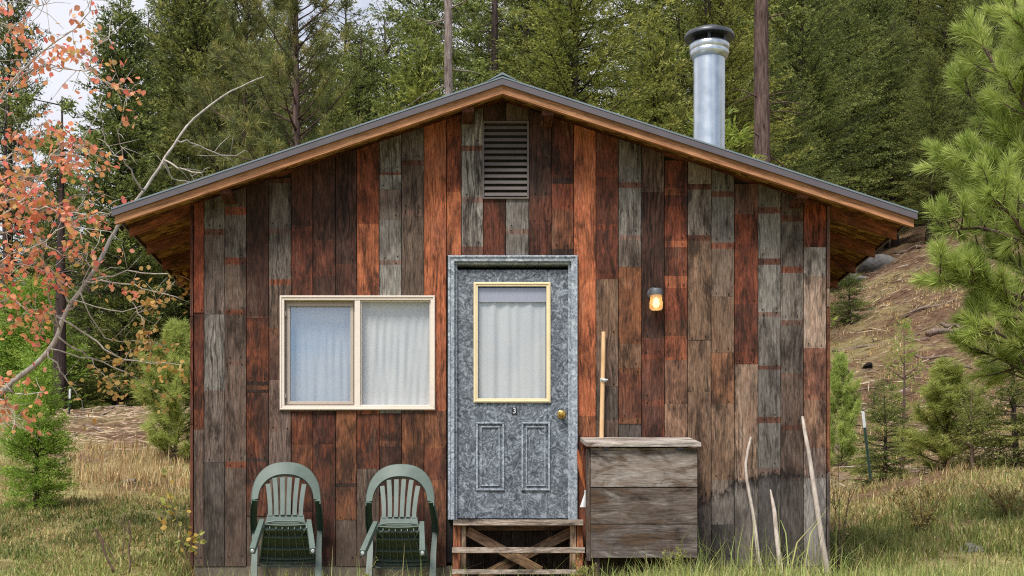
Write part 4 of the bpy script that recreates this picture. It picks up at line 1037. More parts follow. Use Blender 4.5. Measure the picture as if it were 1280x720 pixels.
row1=[(980,42,90),(1020,52,60),(1072,62,110),(1052,60,-60),(1120,62,20),(1160,58,60),(1190,66,-80),(1225,60,-20),(1262,55,40),(1010,52,-120),(1145,72,-160),(1095,70,-100),(1290,64,-120),(975,58,-160),(1040,75,-200),(1200,80,-200),(1250,76,-220),(930,60,-120),(1108,64,120),(1180,58,150),(1235,50,170),(1325,58,-40),(905,66,-60),(960,72,-120),(1010,70,-60),(1060,84,-160),(1090,88,-80),(1130,90,-220),(1165,86,-120),(1215,92,-160),(1270,90,-100),(1000,88,-240),(940,84,-220),(1030,66,20)]
stand([(px,d,tp,1.2) for px,d,tp in row1],hill,hg,('fir_mid','fir_dark','fir_mid'))
# --- young trees in front
tree('larch_sapling',at(45,14.7),LA,M['larch'],M['bark_dark'],'young bright green larch on the grassy slope at the left edge','larch',None,h_for(45,14.7,446)/2.1,None,.80)
tree('young_pine',at(219,19),PB_,M['pine_near'],M['bark'],'small bushy pine half hidden behind the left corner of the cabin','pine tree',None,h_for(219,19,418)/2.6,None,1.25)
tree('shrub',at(146,15.6),FS,M['fir_mid'],M['twig'],'knee-high dark green seedling on the left slope','shrub',None,h_for(146,15.6,620)/3.,None,1.3)
tree('fir_sapling',at(1127,21.5),FL,M['larch'],M['bark'],'slender light green fir sapling on the slope right of the cabin','fir tree',None,h_for(1127,21.5,398)/3.,None,.72)
tree('fir_sapling',at(1105,20.5),FS,M['fir_mid'],M['bark_dark'],'stubby dark sapling behind the metal post','fir tree',None,h_for(1105,20.5,478)/3.,None,1.2)
tree('young_pine',at(1180,19.2),PB_,M['pine_near'],M['bark'],'small round pine between the metal post and the right edge','pine tree',None,h_for(1180,19.2,462)/2.6,None,1.7)
tree('young_pine',at(1052,23),PB_,M['pine_near'],M['bark'],'small pine seedling touching the right wall corner','pine tree',None,h_for(1052,23,455)/2.6,None,.8)
tree('fir_sapling',at(1272,18.5),FS,M['fir_mid'],M['bark_dark'],'dark green young fir under the big pine at the right edge','fir tree',None,h_for(1272,18.5,395)/3.,None,1.1)
tree('shrub',at(1216,18.6),LS,M['olive'],M['twig'],'pale olive feathery shrub between the small pine and the dark young fir','shrub',None,h_for(1216,18.6,478)/2.1,None,1.1)
tree('fir_sapling',at(1062,41),FS,M['fir_dark'],M['bark_dark'],'low spreading dark fir by the grey boulder under the right eave','fir tree',None,h_for(1062,41,330)/3.,None,1.3)
# --- big pine at the right edge, nearer than the cabin wall
def near_pine():
    g=np.random.default_rng(77); d=13.2; bx,by,bz=at(1322,d); T=empty('ponderosa_pine',(bx,by,bz),0,'large long-needled bright green pine reaching in from the right edge','pine tree')
    tb=TriB(); ch=[]; k=F/d
    top=Z(-60,d)-bz
    ch.append(([np.array([0,0,z]) for z in np.linspace(-.3,top,8)],[.13-.09*t for t in np.linspace(0,1,8)],12))
    o=np.array([bx,by,bz])
    limbs=[((1322,330),(1262,280),(1180,205)),((1322,250),(1275,190),(1196,105)),((1322,190),(1270,120),(1222,48)),((1322,110),(1285,60),(1254,-5)),((1322,400),(1262,348),(1170,352)),((1322,420),(1275,388),(1178,330)),
           ((1322,330),(1262,272),(1176,288)),((1322,300),(1250,240),(1205,180)),((1322,470),(1270,420),(1215,405)),((1322,500),(1280,455),(1226,440)),((1322,360),(1290,300),(1240,240)),((1322,280),(1292,215),(1255,150)),
           ((1322,230),(1295,165),(1262,95)),((1322,480),(1290,440),(1250,470)),((1322,380),(1280,330),(1222,318)),((1322,150),(1300,100),(1283,30)),((1322,430),(1290,390),(1248,372)),((1322,345),(1296,290),(1270,225)),((1322,330),(1330,250),(1350,160)),((1322,400),(1345,350),(1390,300)),((1322,450),(1350,420),(1400,400)),((1322,200),(1350,150),(1380,90))]
    for li,(a,b,c) in enumerate(limbs):
        dd=d+g.uniform(-.75,.75); dm=d+(dd-d)*.6
        P=[np.array([0,0,Z(a[1],d)-bz]), np.array([X(b[0],dm),dm,Z(b[1],dm)])-o, np.array([X(c[0],dd),dd,Z(c[1],dd)])-o]
        tq=np.linspace(0,1,8); Q=np.array([(1-t)**2*P[0]+2*t*(1-t)*P[1]+t*t*P[2] for t in tq]); Q[1:-1]+=g.normal(size=(6,3))*.012
        Lb=np.linalg.norm(Q[-1]-Q[0]); ch.append((list(Q),[.026-.019*t for t in tq],7))
        nt=int(11+7*Lb)
        for j in range(nt):
            t=1. if j==0 else g.uniform(.22,1.)
            bq=np.array([np.interp(t,tq,Q[:,i]) for i in range(3)]); tg=unit(Q[min(7,int(t*7)+1)]-Q[max(0,int(t*7)-1)])
            if j==0: tip=bq; td=tg
            else:
                td=unit(tg*.75+g.normal(size=3)*.5+np.array([0,0,.45])); tl=g.uniform(.12,.42)*(1.25-.5*t); tip=bq+td*tl
                mid=bq+td*tl*.5-np.array([0,0,.02]); ch.append(([bq,mid,tip],[.009,.007,.0055],5))
            m=int(170*g.uniform(.8,1.15)); back=g.uniform(0,1,m)**1.2*.15; bb=tip-np.outer(back,td)
            spread=g.uniform(.28,.5)
            ndir=unit(td*(.55+.6*(1-back/.15))[:,None]+g.normal(size=(m,3))*spread)
            ti=np.clip(.45+.15*g.normal()+.13*g.normal(size=m),0,1)
            tb.blades(bb,ndir,  .16*g.uniform(.75,1.12,m),.0066*g.uniform(.8,1.2,m),ti)
    link('trunk',limb_mesh('trunk',ch),M['bark'],T,True); link('crown',tb.mesh('crown'),M['pine_near'],T)
near_pine()
# --- broadleaf: leaning grey stem with yellow leaves, and the red-leaved tree
def leaves_mesh(centers, size, cols, hang=.4, name='foliage'):
    """each leaf a six-sided slightly folded blade"""
    n=len(centers); c=np.asarray(centers); a=unit(rng.normal(size=(n,3))*[1,1,.8]+[0,0,-hang]); nrm=unit(rng.normal(size=(n,3))+[0,-.6,.35]); b=unit(np.cross(a,nrm)); nn=np.cross(b,a)
    sz=np.asarray(size).reshape(-1,1)
    pts=[c, c+a*sz*.22+b*sz*.33+nn*sz*.06, c+a*sz*.62+b*sz*.42+nn*sz*.08, c+a*sz*1.05, c+a*sz*.62-b*sz*.42+nn*sz*.08, c+a*sz*.22-b*sz*.33+nn*sz*.06]
    V=np.stack(pts,1).reshape(-1,3); i=np.arange(n)*6
    Fq=np.concatenate([np.stack([i,i+1,i+2,i+3],1),np.stack([i,i+3,i+4,i+5],1)])
    return np_mesh(name,V,F4=Fq,pt={'col':np.repeat(cols,6,axis=0)})
def colmix(pal,n,g,jit=.12):
    p=np.array([lin(c) for c in pal]); k=g.integers(len(p),size=n); c=p[k]*(1+g.normal(size=(n,1))*jit)*(1+g.normal(size=(n,3))*.05)
    return np.concatenate([np.clip(c,0.01,.9),np.ones((n,1))],1)
RED=[(238,146,116),(238,158,118),(232,128,112),(240,172,126),(226,148,104),(238,170,140),(212,166,104)]
YEL=[(224,186,110),(230,198,130),(216,170,96),(226,180,120),(206,178,110)]
def px3(p,d): return np.array([X(p[0],d),d,Z(p[1],d)])
def curve(pts,n=14):
    pts=np.array(pts,float); t=np.linspace(0,1,len(pts)); q=np.linspace(0,1,n)
    # Catmull-Rom
    out=[]
    for v in q:
        s=v*(len(pts)-1); i=min(int(s),len(pts)-2); f=s-i; p0=pts[max(i-1,0)];p1=pts[i];p2=pts[i+1];p3=pts[min(i+2,len(pts)-1)]
        out.append(.5*((2*p1)+(-p0+p2)*f+(2*p0-5*p1+4*p2-p3)*f*f+(-p0+3*p1-3*p2+p3)*f**3))
    return np.array(out)
def px_limb(pts,d0,d1,w0,w1,g,n=14,j=.0):
    d=np.linspace(d0,d1,len(pts)); Q=curve([px3(p,q) for p,q in zip(pts,d)],n); Q[1:-1]+=g.normal(size=(n-2,3))*j
    return Q,[(w0+(w1-w0)*t)/2*d0/F for t in np.linspace(0,1,n)]
def leaning_tree():
    g=np.random.default_rng(41); d=13.3
    T=empty('aspen_tree',tuple(px3((-60,560),d)),0,'leaning slim grey aspen with scattered yellow leaves beside the left eave','tree'); o=np.array(T.location)
    ch=[]; lv=[]
    Q,r=px_limb([(-60,560),(-25,520),(5,486),(45,455),(70,425),(85,385),(112,348),(135,305),(152,274),(180,238),(205,200),(232,160),(262,132),(300,108),(330,96)],d,d+.3,8.5,1.2,g,44,.004); ch.append((list(Q-o),r,9))
    subs=[([(108,352),(150,354),(200,366),(238,378)],2.2,14),([(112,350),(140,345),(185,340),(232,348),(262,360)],2.,16),([(72,420),(110,445),(160,468),(215,500)],2.2,9),([(70,395),(120,425),(150,445),(190,452),(232,455)],2.4,16),([(60,440),(80,470),(100,500),(104,520)],2.0,2),
      ([(75,412),(60,395),(40,388),(20,402)],2.,3),([(88,380),(70,345),(52,330),(30,332)],2.2,2),([(62,436),(110,450),(130,470),(150,490)],1.6,10),([(100,365),(130,420),(170,428),(210,432)],1.6,8),([(165,378),(175,395),(185,420),(190,445)],1.2,12),([(205,200),(225,210),(250,215),(262,210)],2.2,0),([(205,200),(215,222),(240,228),(262,232)],1.8,0),([(222,176),(245,180),(280,196),(310,190)],1.6,0),
      ([(180,238),(165,215),(150,185),(146,160)],2.2,0),([(158,200),(140,190),(128,160)],1.3,0),([(85,388),(110,340),(106,300)],1.6,4),([(75,410),(60,360),(48,300),(20,270)],2.,5),([(90,375),(150,388),(200,372),(230,330)],1.4,8)]
    for pts,w,n in subs:
        dd=d+g.uniform(-.6,.5); Q,r=px_limb(pts,d,dd,w*1.25,.7,g,12,.012); ch.append((list(Q-o),r,5))
        for k in range(5):
            t=g.integers(3,11); b=Q[t]; e=b+g.normal(size=3)*[.14,.12,.12]+[.06,0,.02]; ch.append(([b-o,(b+e)/2+g.normal(size=3)*.01-o,e-o],[.0032,.0026,.0015],4))
        for k in range(n):
            t=g.uniform(.45,1); b=np.array([np.interp(t*11,np.arange(12),Q[:,i]) for i in range(3)]); m=g.integers(2,6)
            lv.append(b+g.normal(size=(m,3))*[.06,.06,.06]+[0,0,-.05])
    lv=np.concatenate(lv); link('trunk',limb_mesh('trunk',ch),M['aspen'],T,True)
    link('foliage',leaves_mesh(lv-o,g.uniform(.046,.062,len(lv)),colmix(YEL,len(lv),g)),M['autumn'],T)
leaning_tree()
def red_tree():
    g=np.random.default_rng(43); d=12.6
    T=empty('red_leaved_tree',tuple(px3((-120,640),d)),0,'autumn tree with coral red and orange leaves filling the upper left edge','tree'); o=np.array(T.location)
    ch=[]; lv=[]
    Q,r=px_limb([(-120,640),(-110,400),(-90,200),(-70,0),(-60,-80)],d,d,18,8,g,14,.01); ch.append((list(Q-o),r,9))
    limbs=[([(-95,260),(-40,180),(0,126),(30,85),(62,60),(110,20),(118,-10)],3.4,80,(.25,1)),([(-90,220),(-30,150),(20,100),(60,85),(110,86),(130,82)],2.4,60,(.3,1)),([(-100,330),(-40,262),(20,250),(60,210),(95,190),(128,120)],3.2,110,(.3,.9)),([(-100,330),(-30,290),(20,262),(50,215),(80,180),(110,178)],2.4,120,(.3,1)),
      ([(-100,340),(-40,300),(10,290),(45,272),(80,250),(125,240)],2.8,150,(.25,1)),([(-105,380),(-50,330),(0,325),(50,300),(90,285),(140,290)],2.6,150,(.25,1)),([(-105,420),(-60,400),(-10,380),(20,375),(45,400),(52,410)],2.4,120,(.4,1)),([(-110,480),(-60,460),(-10,470),(20,490),(55,490)],2.2,60,(.4,1)),([(-110,500),(-50,490),(0,500),(15,520),(20,545)],2.,40,(.5,1)),
      ([(-85,150),(-30,90),(10,40),(40,15),(62,0)],2.4,60,(.3,1)),([(-80,100),(-30,40),(10,-10)],2.4,50,(.3,1)),([(20,100),(60,60),(100,70),(130,50),(140,20)],1.6,45,(.4,1)),([(60,85),(95,90),(140,105),(160,118)],1.4,48,(.6,1)),([(30,262),(70,262),(110,268),(150,262)],1.6,70,(.3,1)),([(50,300),(80,320),(110,330),(125,345)],1.6,60,(.2,1)),([(-60,350),(0,330),(40,335),(80,355)],2.,110,(.3,1)),([(-40,230),(10,200),(40,170),(60,150)],2.,110,(.2,1)),([(-60,300),(-10,250),(20,230),(48,222)],2.,110,(.3,1))]
    for pts,w,n,(t0,t1) in limbs:
        dd=d+g.uniform(-.8,.6); Q,r=px_limb(pts,d,dd,w*1.2,.8,g,14,.015); ch.append((list(Q-o),r,6))
        for k in range(7):
            t=g.integers(4,13); b=Q[t]; e=b+g.normal(size=3)*[.16,.14,.14]; ch.append(([b-o,(b+e)/2+g.normal(size=3)*.015-o,e-o],[.0036,.0028,.0015],4))
        n=int(n*1.05); nc=max(4,n//6); tc=g.uniform(t0,t1,nc); bc=np.stack([np.interp(tc*13,np.arange(14),Q[:,i]) for i in range(3)],1)
        cen=bc+g.normal(size=(nc,3))*[.12,.14,.10]
        for a_,b_ in zip(bc,cen): ch.append(([a_-o,(a_+b_)/2+g.normal(size=3)*.015-o,b_-o],[.0034,.0026,.0016],4))
        cl=g.integers(nc,size=n); lv.append(cen[cl]+g.normal(size=(n,3))*.05+[0,0,-.02])
    lv=np.concatenate(lv); link('trunk',limb_mesh('trunk',ch),M['aspen'],T,True)
    n=len(lv); cols=colmix(RED,n,g); low=g.random(n)<.10; cols[low]=colmix(YEL,int(low.sum()),g)
    link('foliage',leaves_mesh(lv-o,g.uniform(.040,.066,n),cols),M['autumn'],T)
red_tree()
# --- twiggy shrubs, stems and weeds
def twig_plant(name,loc,label,cat,n,h,spread,leafmat,nleaf,seed,group=None,lsize=.03,bark='twig',rad=.004,stiff=.6):
    g=np.random.default_rng(seed); T=empty(name,loc,0,label,cat,group); ch=[]; tb=TriB()
    for k in range(n):
        az=g.uniform(0,6.28); hh=h*g.uniform(.55,1.05); out=spread*g.uniform(.2,1.)
        t_=np.linspace(0,1,6); P=np.stack([math.cos(az)*out*t_**1.5,math.sin(az)*out*t_**1.5,hh*t_],1)+np.cumsum(g.normal(size=(6,3))*.012*h,axis=0)*t_[:,None]
        ch.append((list(P),[rad*(1.1-.8*t) for t in t_],4))
        for j in range(4):
            i=g.integers(1,5); e=P[i]+g.normal(size=3)*.12*h+[0,0,.12*h]; ch.append(([P[i],e],[rad*.6,rad*.25],3))
            m=nleaf; f=g.uniform(.2,1,m); bb=P[i]+np.outer(f,e-P[i]); tb.blades(bb,unit(g.normal(size=(m,3))+[0,0,.4]),lsize*g.uniform(.6,1.3,m),lsize*.45*g.uniform(.7,1.2,m),np.clip(.5+.25*g.normal(size=m),0,1))
    link('stem',limb_mesh('stem',ch),M[bark],T)
    if nleaf: link('foliage',tb.mesh('foliage'),M[leafmat],T)
twig_plant('shrub',at(1152,13.6),'twiggy rust-brown shrub in the grass right of the cabin','shrub',22,.8,.5,'shrub',20,61,lsize=.026,rad=.003)
twig_plant('shrub',at(1262,14.5),'russet dry bush in the grass at the right edge','shrub',18,.45,.5,'shrub',20,62,lsize=.026,rad=.003)
twig_plant('dry_stalk',at(1048,12.2),'thin dark dry stalk beside the right corner of the cabin','plant',4,1.1,.12,'shrub',4,63,rad=.005)
for px,d,h,lab,sd in ((459,10.45,.36,'yellow-green weed at the foot of the right-hand plastic chair',64),(728,10.25,.42,'yellow-green weed growing at the right end of the steps',65),(845,10.35,.36,'yellow-green weed in front of the storage box',66),(352,10.3,.30,'straw-coloured seedhead weed in front of the left-hand plastic chair',67)):
    twig_plant('weed',at(px,d),lab,'weed',11,h,.10,'weed',16,sd,lsize=.022,rad=.002)
def leafy_plant():
    g=np.random.default_rng(68); d=11.0; o=np.array(at(243,d)); T=empty('leafy_sapling',tuple(o),0,'spindly sapling with yellowing leaves at the left corner of the cabin','sapling'); ch=[]; lv=[]
    for pts in ([(243,712),(232,690),(222,655),(212,620),(203,585)],[(222,655),(212,640),(198,628)],[(232,690),(240,675),(250,668)]):
        pp=[(a-0,b) for a,b in pts]; Q,r=px_limb(pp,d,d-.15,2.0,.8,g,10,.004); ch.append((list(Q-o),r,5))
        for k in range(13):
            b=Q[g.integers(2,10)]; m=g.integers(1,3); lv.append(b+g.normal(size=(m,3))*.05)
    lv=np.concatenate(lv); link('stem',limb_mesh('stem',ch),M['twig'],T)
    pal=[(170,172,90),(190,190,110),(212,186,96),(150,158,88),(206,170,86)]
    link('foliage',leaves_mesh(lv-o,g.uniform(.034,.062,len(lv)),colmix(pal,len(lv),g)),M['autumn'],T)
leafy_plant()
def stems(label,chs,d,mat):
    o=None; p=[]; g=np.random.default_rng(3)
    o=np.array(at(chs[0][0][0][0],d)); T=empty('cut_stem',tuple(o),0,label,'stem')
    ch=[]
    for pts,w in chs:
        Q,r=px_limb(pts,d,d,w,w*.8,g,8,.003); ch.append((list(Q-o),r,6))
    link('stalk',limb_mesh('stalk',ch),M[mat],T)
stems('cut leaning stems with a pale broken tip in the left foreground grass',[([(142,716),(133,695),(124,668),(118,661)],3.2),([(133,695),(127,680),(121,668)],2.2),([(148,705),(138,690),(128,672)],1.6)],10.6,'twig')
stems('upright forked bare stem right of the cut stems in the left foreground',[([(162,716),(162,690),(162,665),(162,650)],2.6),([(162,668),(155,658),(149,650)],1.8),([(155,700),(155,670),(155,640)],1.6),([(162,705),(175,695),(182,688)],1.2)],10.6,'twig')
# --- steel fence posts
def tpost(p0,p1,d,label):
    a=px3(p0,d); b=px3(p1,d); b=a+(b-a)*1.15; T=empty('fence_post',tuple(b),0,label,'post'); o=b
    q=PB(); w=.03
    a2,b2=a-o,b-o; m=a2+(b2-a2)*.24
    q.sweep([m,b2],.034,.006,(1,0,0)); q.sweep([m,b2],.006,.034,(1,0,0)); q.build('shaft',M['post_green'],T)
    q=PB(); q.sweep([a2,m],.036,.008,(1,0,0)); q.sweep([a2,m],.008,.036,(1,0,0)); q.build('white_tip',M['white_paint'],T)
tpost((1078.5,514),(1087,588),18.6,'white-tipped green steel post leaning on the grassy slope right of the cabin')
tpost((87.5,486),(86,530),25.5,'white-tipped green steel post on the dry mound at left')
# --- boulder, logs, stumps
def rock(loc,s,label,seed,mat='stone',name='boulder'):
    g=np.random.default_rng(seed); import bmesh
    bm=bmesh.new(); bmesh.ops.create_icosphere(bm,subdivisions=3,radius=1)
    k=g.normal(size=(7,3)); a=g.uniform(.08,.2,7)
    for v in bm.verts:
        c=np.array(v.co); f=1+sum(ai*math.sin(ki@c*1.8+i) for i,(ki,ai) in enumerate(zip(k,a))); v.co=Vector(c*f*np.array(s))
    me=bpy.data.meshes.new(name); bm.to_mesh(me); bm.free(); o=link(name,me,M[mat]); o.location=loc; tag(o,label,'rock'); return o
x,y,z=hit(1098,334,30); rock((x,y,z+.08),(.85,.7,.42),'big pale grey boulder at the top of the bare slope under the right eave',1)
x,y,z=hit(1062,352,30); rock((x,y,z+.0),(.6,.5,.22),'flat grey rock half buried left of the big boulder',2)
x,y,z=hit(1213,690,11.5); rock((x,y,z+.0),(.13,.08,.055),'pale stone in the grass at the right foreground',3)
x,y,z=hit(164,603,12); rock((x,y,z+.0),(.075,.05,.04),'small whitish stone on the left grassy slope',4)
def log(p,q,w,label,mat='deadfall',name='fallen_log',lift=.5):
    a=np.array(hit(*p,13)); b=np.array(hit(*q,13)); r=w/2*a[1]/F; g=np.random.default_rng(int(p[0]*7+p[1]))
    n=7; P=[a+(b-a)*t for t in np.linspace(0,1,n)]
    for v in P: v[2]=float(terr(v[0],v[1]))+r*lift+g.normal()*r*.15
    o=np.array(P[0]); T=empty(name,tuple(o),0,label,'log'); ch=[([v-o for v in P],[r*(1.1-.35*t)*g.uniform(.92,1.08) for t in np.linspace(0,1,n)],8)]
    for k in range(3):
        v=P[g.integers(1,n-1)]-o; ch.append(([v,v+np.array([g.normal()*.3,g.normal()*.2,g.uniform(.1,.4)])*r*7],[r*.25,r*.1],4))
    link('bole',limb_mesh('bole',ch),M[mat],T,True)
for p,q,w,lab in (((1160,420),(1205,412),8,'thick pale fallen log beneath the big pine on the right slope'),((1178,408),(1206,418),6,'dark broken log lying across the thick pale log'),((1140,428),(1162,424),4,'short thin log left of the thick pale log'),
  ((1040,440),(1108,430),4,'long thin grey log across the slope by the right wall corner'),((1130,398),(1195,375),4,'long dark pole in the brush pile on the right slope'),((1190,360),(1225,352),5,'dark fallen log below the pine tip on the bare slope'),
  ((1120,318),(1150,311),5,'dark log near the top of the bare slope'),((1160,455),(1215,462),4,'pale thin log above the small round pine'),((1050,488),(1096,486),3,'thin pale pole on the slope above the steel post'),((1145,446),(1190,447),4,'grey log between the sapling and the big pine'),
  ((95,522),(140,512),5,'long grey log on the crest of the dry mound at left'),((140,512),(190,507),5,'pale log along the right crest of the dry mound'),((105,532),(150,541),3.5,'thin bleached log below the crest of the dry mound'),((78,550),(96,545),3,'short twisted log low on the dry mound')):
    log(p,q,w,lab)
def stump(px,py,r,h,label,mat):
    x,y,z=hit(px,py,14); T=empty('stump',(x,y,z),0,label,'stump'); g=np.random.default_rng(px)
    q=PB(); R=[]
    for zz,k in ((-.1,1.3),(.1,1.12),(h*.6,1.),(h,.95)):
        R.append([(r*k*math.cos(t)*g.uniform(.86,1.12),r*k*math.sin(t)*g.uniform(.86,1.12),zz+g.uniform(-.03,.05)) for t in np.linspace(0,6.283,14)[:-1]])
    q.ring(R); q.build('bole',M[mat],T)
x,y,z=hit(1084,463,14); o=rock((x,y,z+.05),(.10,.14,.08),'blackened round log end on the slope right of the wall corner',6,'char','log_end'); o['category']='log'
x,y,z=hit(1048,468,14); o=rock((x,y,z+.04),(.26,.14,.10),'charred lump of wood touching the right wall corner',7,'char','burnt_wood'); o['category']='wood'
stump(1045,560,.16,.3,'grey rotten stump at the foot of the right wall corner','deadfall')
# --- small litter of sticks on the slopes: nobody could count it
def litter():
    g=np.random.default_rng(88); tb=TriB(); n=8000; B=[];D=[];L=[];Wd=[];lf=[]
    k=0
    while k<n:
        if g.random()<.55: px=g.uniform(1036,1290); d=g.uniform(19.5,58)
        else: px=g.uniform(-20,240); d=g.uniform(20,27.5)
        x=X(px,d); e=.25; z=float(terr(x,d)); gx=(float(terr(x+e,d))-z)/e; gy=(float(terr(x,d+e))-z)/e
        a=g.uniform(0,3.14) if g.random()<.4 else g.normal()*.35
        v=np.array([math.cos(a),math.sin(a),0]); v[2]=gx*v[0]+gy*v[1]+g.normal()*.08
        B.append((x,d,z+.03)); D.append(v/np.linalg.norm(v)); f_=.55 if px<240 else 1.; L.append((g.exponential(.22)+.10)*f_); Wd.append(g.uniform(.010,.032)*f_); lf.append(px<240); k+=1
    cols=colmix([(176,158,142),(120,100,86),(86,66,56),(150,122,96),(64,50,44),(190,172,150)],n,g)
    lf=np.array(lf); cols[lf]=colmix([(196,172,144),(210,188,162),(170,144,118),(186,160,128)],int(lf.sum()),g)
    tb.blades(np.array(B),np.array(D),np.array(L),np.array(Wd),np.zeros(n),cols)
    o=link('stick_litter',tb.mesh('litter'),M['stick']); tag(o,'broken sticks and bark strewn over the slopes','litter',kind='stuff')
litter()
# --- grass
def grass(name,label,spots,hmean,cols,seed,width=.007,droop=.5,hvar=.35):
    g=np.random.default_rng(seed); xy=np.asarray(spots); n=len(xy); z=terr(xy[:,0],xy[:,1])-.01
    b=np.column_stack([xy,z]); az=g.uniform(0,6.28,n); h=hmean*np.exp(g.normal(size=n)*hvar)
    ln=np.abs(g.normal(size=n))*droop*.55+.06; ld=np.stack([np.cos(az),np.sin(az),np.zeros(n)],1)
    sd=np.stack([-np.sin(az+g.normal(size=n)*.8),np.cos(az),np.zeros(n)],1)*(width*g.uniform(.6,1.3,n)/2*(xy[:,1]/11.)**.8)[:,None]
    up=np.array([0,0,1.])
    p1=b+up*(h*.55)[:,None]+ld*(h*ln*.35)[:,None]; p2=b+up*(h*(1-.35*ln))[:,None]+ld*(h*ln)[:,None]
    V=np.stack([b-sd,b+sd,p1+sd*.8,p1-sd*.8,p2],1).reshape(-1,3); i=np.arange(n)*5
    c=colmix(cols,n,g,.16)
    me=np_mesh(name,V,F3=np.stack([i+3,i+2,i+4],1),F4=np.stack([i,i+1,i+2,i+3],1),pt={'col':np.repeat(c,5,axis=0)})
    o=link(name,me,M['grass']); tag(o,label,'grass',kind='stuff')
def scatter(n,pxr,dr,seed,clump=0.,avoid=True,pw=1.,bare=-1.3):
    g=np.random.default_rng(seed); px=g.uniform(pxr[0],pxr[1],n*2); d=dr[0]+(dr[1]-dr[0])*g.random(n*2)**pw
    if clump:
        m=max(1,n//clump); cp=g.uniform(pxr[0],pxr[1],m); cd=dr[0]+(dr[1]-dr[0])*g.random(m)**pw; k=g.integers(m,size=n*2); sx=g.normal(size=n*2)*.09; sy=g.normal(size=n*2)*.09
        d=cd[k]+sy; x=X(cp[k],cd[k])+sx
    else: x=(px-VX)/F*d
    ok=~((x>wl-.03)&(x<wr+.03)&(d>11.26)&(d<17.6)) & ~((x>X(738,10.72))&(x<X(872,10.72))&(d>10.7)) & ~((x>X(566,10.6))&(x<X(729,10.6))&(d>10.4))
    # patchiness
    pn=np.sin(1.3*x+.9*d)+np.sin(2.9*x-1.7*d+1)+np.sin(-.7*x+3.1*d+2)
    ok&=(pn>bare)|(g.random(n*2)<.22)
    return np.column_stack([x,d])[ok][:n]
GRN=[(150,164,90),(170,178,106),(186,184,120),(200,192,132),(158,170,98),(136,152,84)]
MIX=[(148,152,88),(170,164,104),(192,180,128),(132,142,82),(204,190,142),(156,146,92)]
DRY=[(206,180,132),(190,160,112),(216,196,152),(172,142,100),(196,172,128)]
grass('foreground_grass','yellow-green grass along the foot of the cabin',scatter(18000,(705,1420),(8.7,11.2),1,9),.15,GRN,1,droop=.9)
grass('foreground_grass','short grass around the chairs and steps',scatter(11000,(225,720),(9.2,11.25),2,9),.15,GRN,2,droop=.8)
grass('foreground_grass','grass in the left foreground',scatter(17000,(-160,240),(9.0,12.6),3,9),.065,GRN,3,droop=1.)
grass('foreground_grass','darker green patches on the left slope',scatter(7000,(-40,240),(12.4,15.2),13,60),.055,[(120,134,74),(140,146,84),(104,120,68)],13,width=.010,droop=1.1)
grass('tall_grass','long arching grass blades at the foot of the wall',scatter(420,(860,1045),(10.7,11.2),4,6),.42,GRN,4,width=.009,droop=1.1)
grass('slope_grass','mixed green and straw grass on the left slope',scatter(27000,(-160,245),(12.,18.5),5,18,bare=-.3),.052,MIX+DRY[:2],5,width=.009,droop=1.3)
grass('dry_grass','dry straw grass standing on the left mound',scatter(3600,(95,245),(15.8,20.5),6,22),.125,DRY,6,width=.008,droop=.5)
grass('slope_grass','mixed grass on the bank right of the cabin',scatter(33000,(1030,1440),(11.3,18.2),7,18,bare=-.8),.075,MIX,7,width=.010,droop=1.3)
grass('dry_grass','pale dry grass along the crest of the right bank',scatter(7000,(1030,1440),(15.5,19.6),8,18),.11,DRY+MIX[:3],8,width=.008,droop=.9)
grass('slope_grass','thin dry grass on the bare hillside',scatter(9000,(1030,1310),(21,50),9,20),.10,DRY+[(150,132,92)],9,width=.008,droop=.9)
grass('foreground_grass','green tufts in the right grass bank',scatter(5000,(1035,1310),(12.0,15.5),10,24),.12,[(130,140,76),(146,152,84),(118,128,72)],10,width=.009,droop=.9)
# ------------------------------------------------------------------ sky, sun, camera
SUN_EL, SUN_AZ = math.radians(54), math.radians(208)     # azimuth measured clockwise from +Y: behind the camera, to its left
W = bpy.data.worlds.new('World'); S.world = W; W.use_nodes = True
nt = W.node_tree; nt.nodes.clear()
wo = nt.nodes.new('ShaderNodeOutputWorld'); bg = nt.nodes.new('ShaderNodeBackground'); bg.inputs[1].default_value = .1
sky = nt.nodes.new('ShaderNodeTexSky'); sky.sky_type = 'NISHITA'; sky.sun_disc = False; sky.sun_elevation = SUN_EL; sky.sun_rotation = SUN_AZ
tc = nt.nodes.new('ShaderNodeTexCoord'); mp = nt.nodes.new('ShaderNodeMapping'); mp.inputs['Scale'].default_value = (1,1,2.2); mp.inputs['Location'].default_value = (.35,.2,.1)
nz = nt.nodes.new('ShaderNodeTexNoise'); nz.inputs['Scale'].default_value = 2.3; nz.inputs['Detail'].default_value = 7; nz.inputs['Roughness'].default_value = .55
rp = nt.nodes.new('ShaderNodeValToRGB'); rp.color_ramp.elements[0].position = .36; rp.color_ramp.elements[1].position = .50
rc = nt.nodes.new('ShaderNodeValToRGB'); rc.color_ramp.elements[0].position=.4; rc.color_ramp.elements[0].color=(6.8,6.9,7.5,1); rc.color_ramp.elements[1].position=.75; rc.color_ramp.elements[1].color=(5.9,6.0,6.7,1)
mx = nt.nodes.new('ShaderNodeMix'); mx.data_type='RGBA'
L=nt.links.new
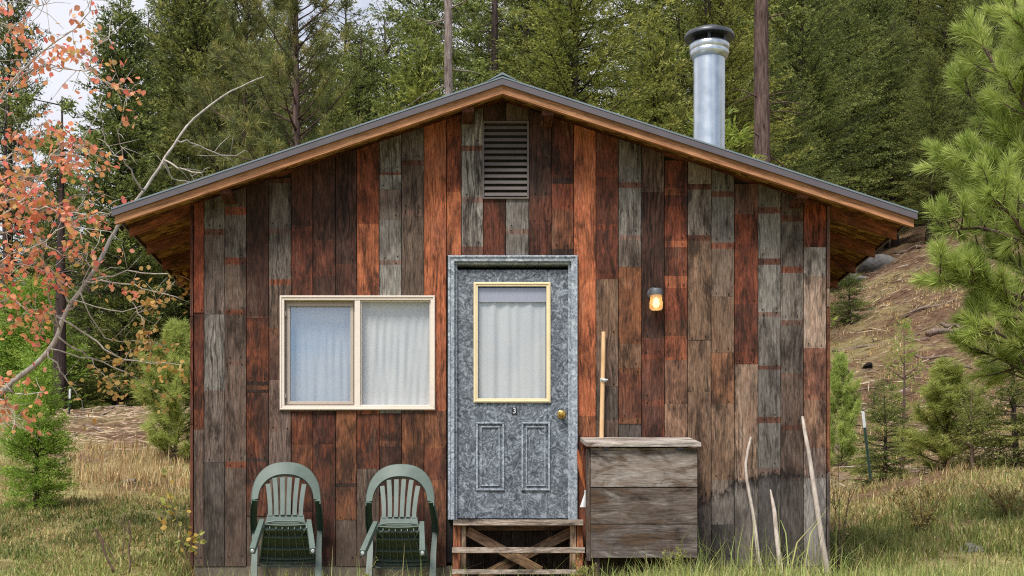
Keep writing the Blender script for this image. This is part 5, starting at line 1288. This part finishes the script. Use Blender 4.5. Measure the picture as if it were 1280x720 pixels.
L(tc.outputs['Generated'],mp.inputs[0]); L(mp.outputs[0],nz.inputs['Vector']); L(nz.outputs['Fac'],rc.inputs[0])
sv = nt.nodes.new('ShaderNodeVectorMath'); sv.operation='MULTIPLY'; sv.inputs[1].default_value=(.66,.80,.98); L(sky.outputs[0],sv.inputs[0])
sx_ = nt.nodes.new('ShaderNodeSeparateXYZ'); L(tc.outputs['Generated'],sx_.inputs[0]); ma_ = nt.nodes.new('ShaderNodeMath'); ma_.operation='MULTIPLY_ADD'; L(sx_.outputs[1],ma_.inputs[0]); ma_.inputs[1].default_value=.085; L(nz.outputs['Fac'],ma_.inputs[2]); L(ma_.outputs[0],rp.inputs[0])
L(rp.outputs[0],mx.inputs[0]); L(sv.outputs[0],mx.inputs[6]); L(rc.outputs[0],mx.inputs[7]); L(mx.outputs[2],bg.inputs[0]); L(bg.outputs[0],wo.inputs[0])
sl_ = bpy.data.lights.new('sun','SUN'); sl_.energy = 3.1; sl_.angle = math.radians(20); sl_.color = (1.,.95,.87)
so = bpy.data.objects.new('sun', sl_); C.objects.link(so)
sd_ = Vector((math.sin(SUN_AZ)*math.cos(SUN_EL), math.cos(SUN_AZ)*math.cos(SUN_EL), math.sin(SUN_EL)))
so.rotation_euler = (-sd_).to_track_quat('-Z','Y').to_euler(); so.location = sd_*60
cam = bpy.data.cameras.new('camera'); cam.sensor_width = 36; cam.lens = F/1280*36
cam.shift_x = (640-VX)/1280; cam.shift_y = (VY-360)/1280; cam.clip_end = 2000; cam.clip_start = .05
co = bpy.data.objects.new('camera', cam); C.objects.link(co); co.location = (0,0,CZ); co.rotation_euler = (math.pi/2,0,0); S.camera = co
vs = S.view_settings; vs.view_transform='Standard'; vs.look='None'; vs.gamma=1.; vs.exposure=.45; vs.use_curve_mapping=False
S.render.engine='CYCLES'; cy_=S.cycles; cy_.max_bounces=8; cy_.diffuse_bounces=3; cy_.glossy_bounces=3; cy_.transparent_max_bounces=12; cy_.use_denoising=False; cy_.filter_width=1.15; cy_.caustics_reflective=False; cy_.caustics_refractive=False; cy_.sample_clamp_indirect=8
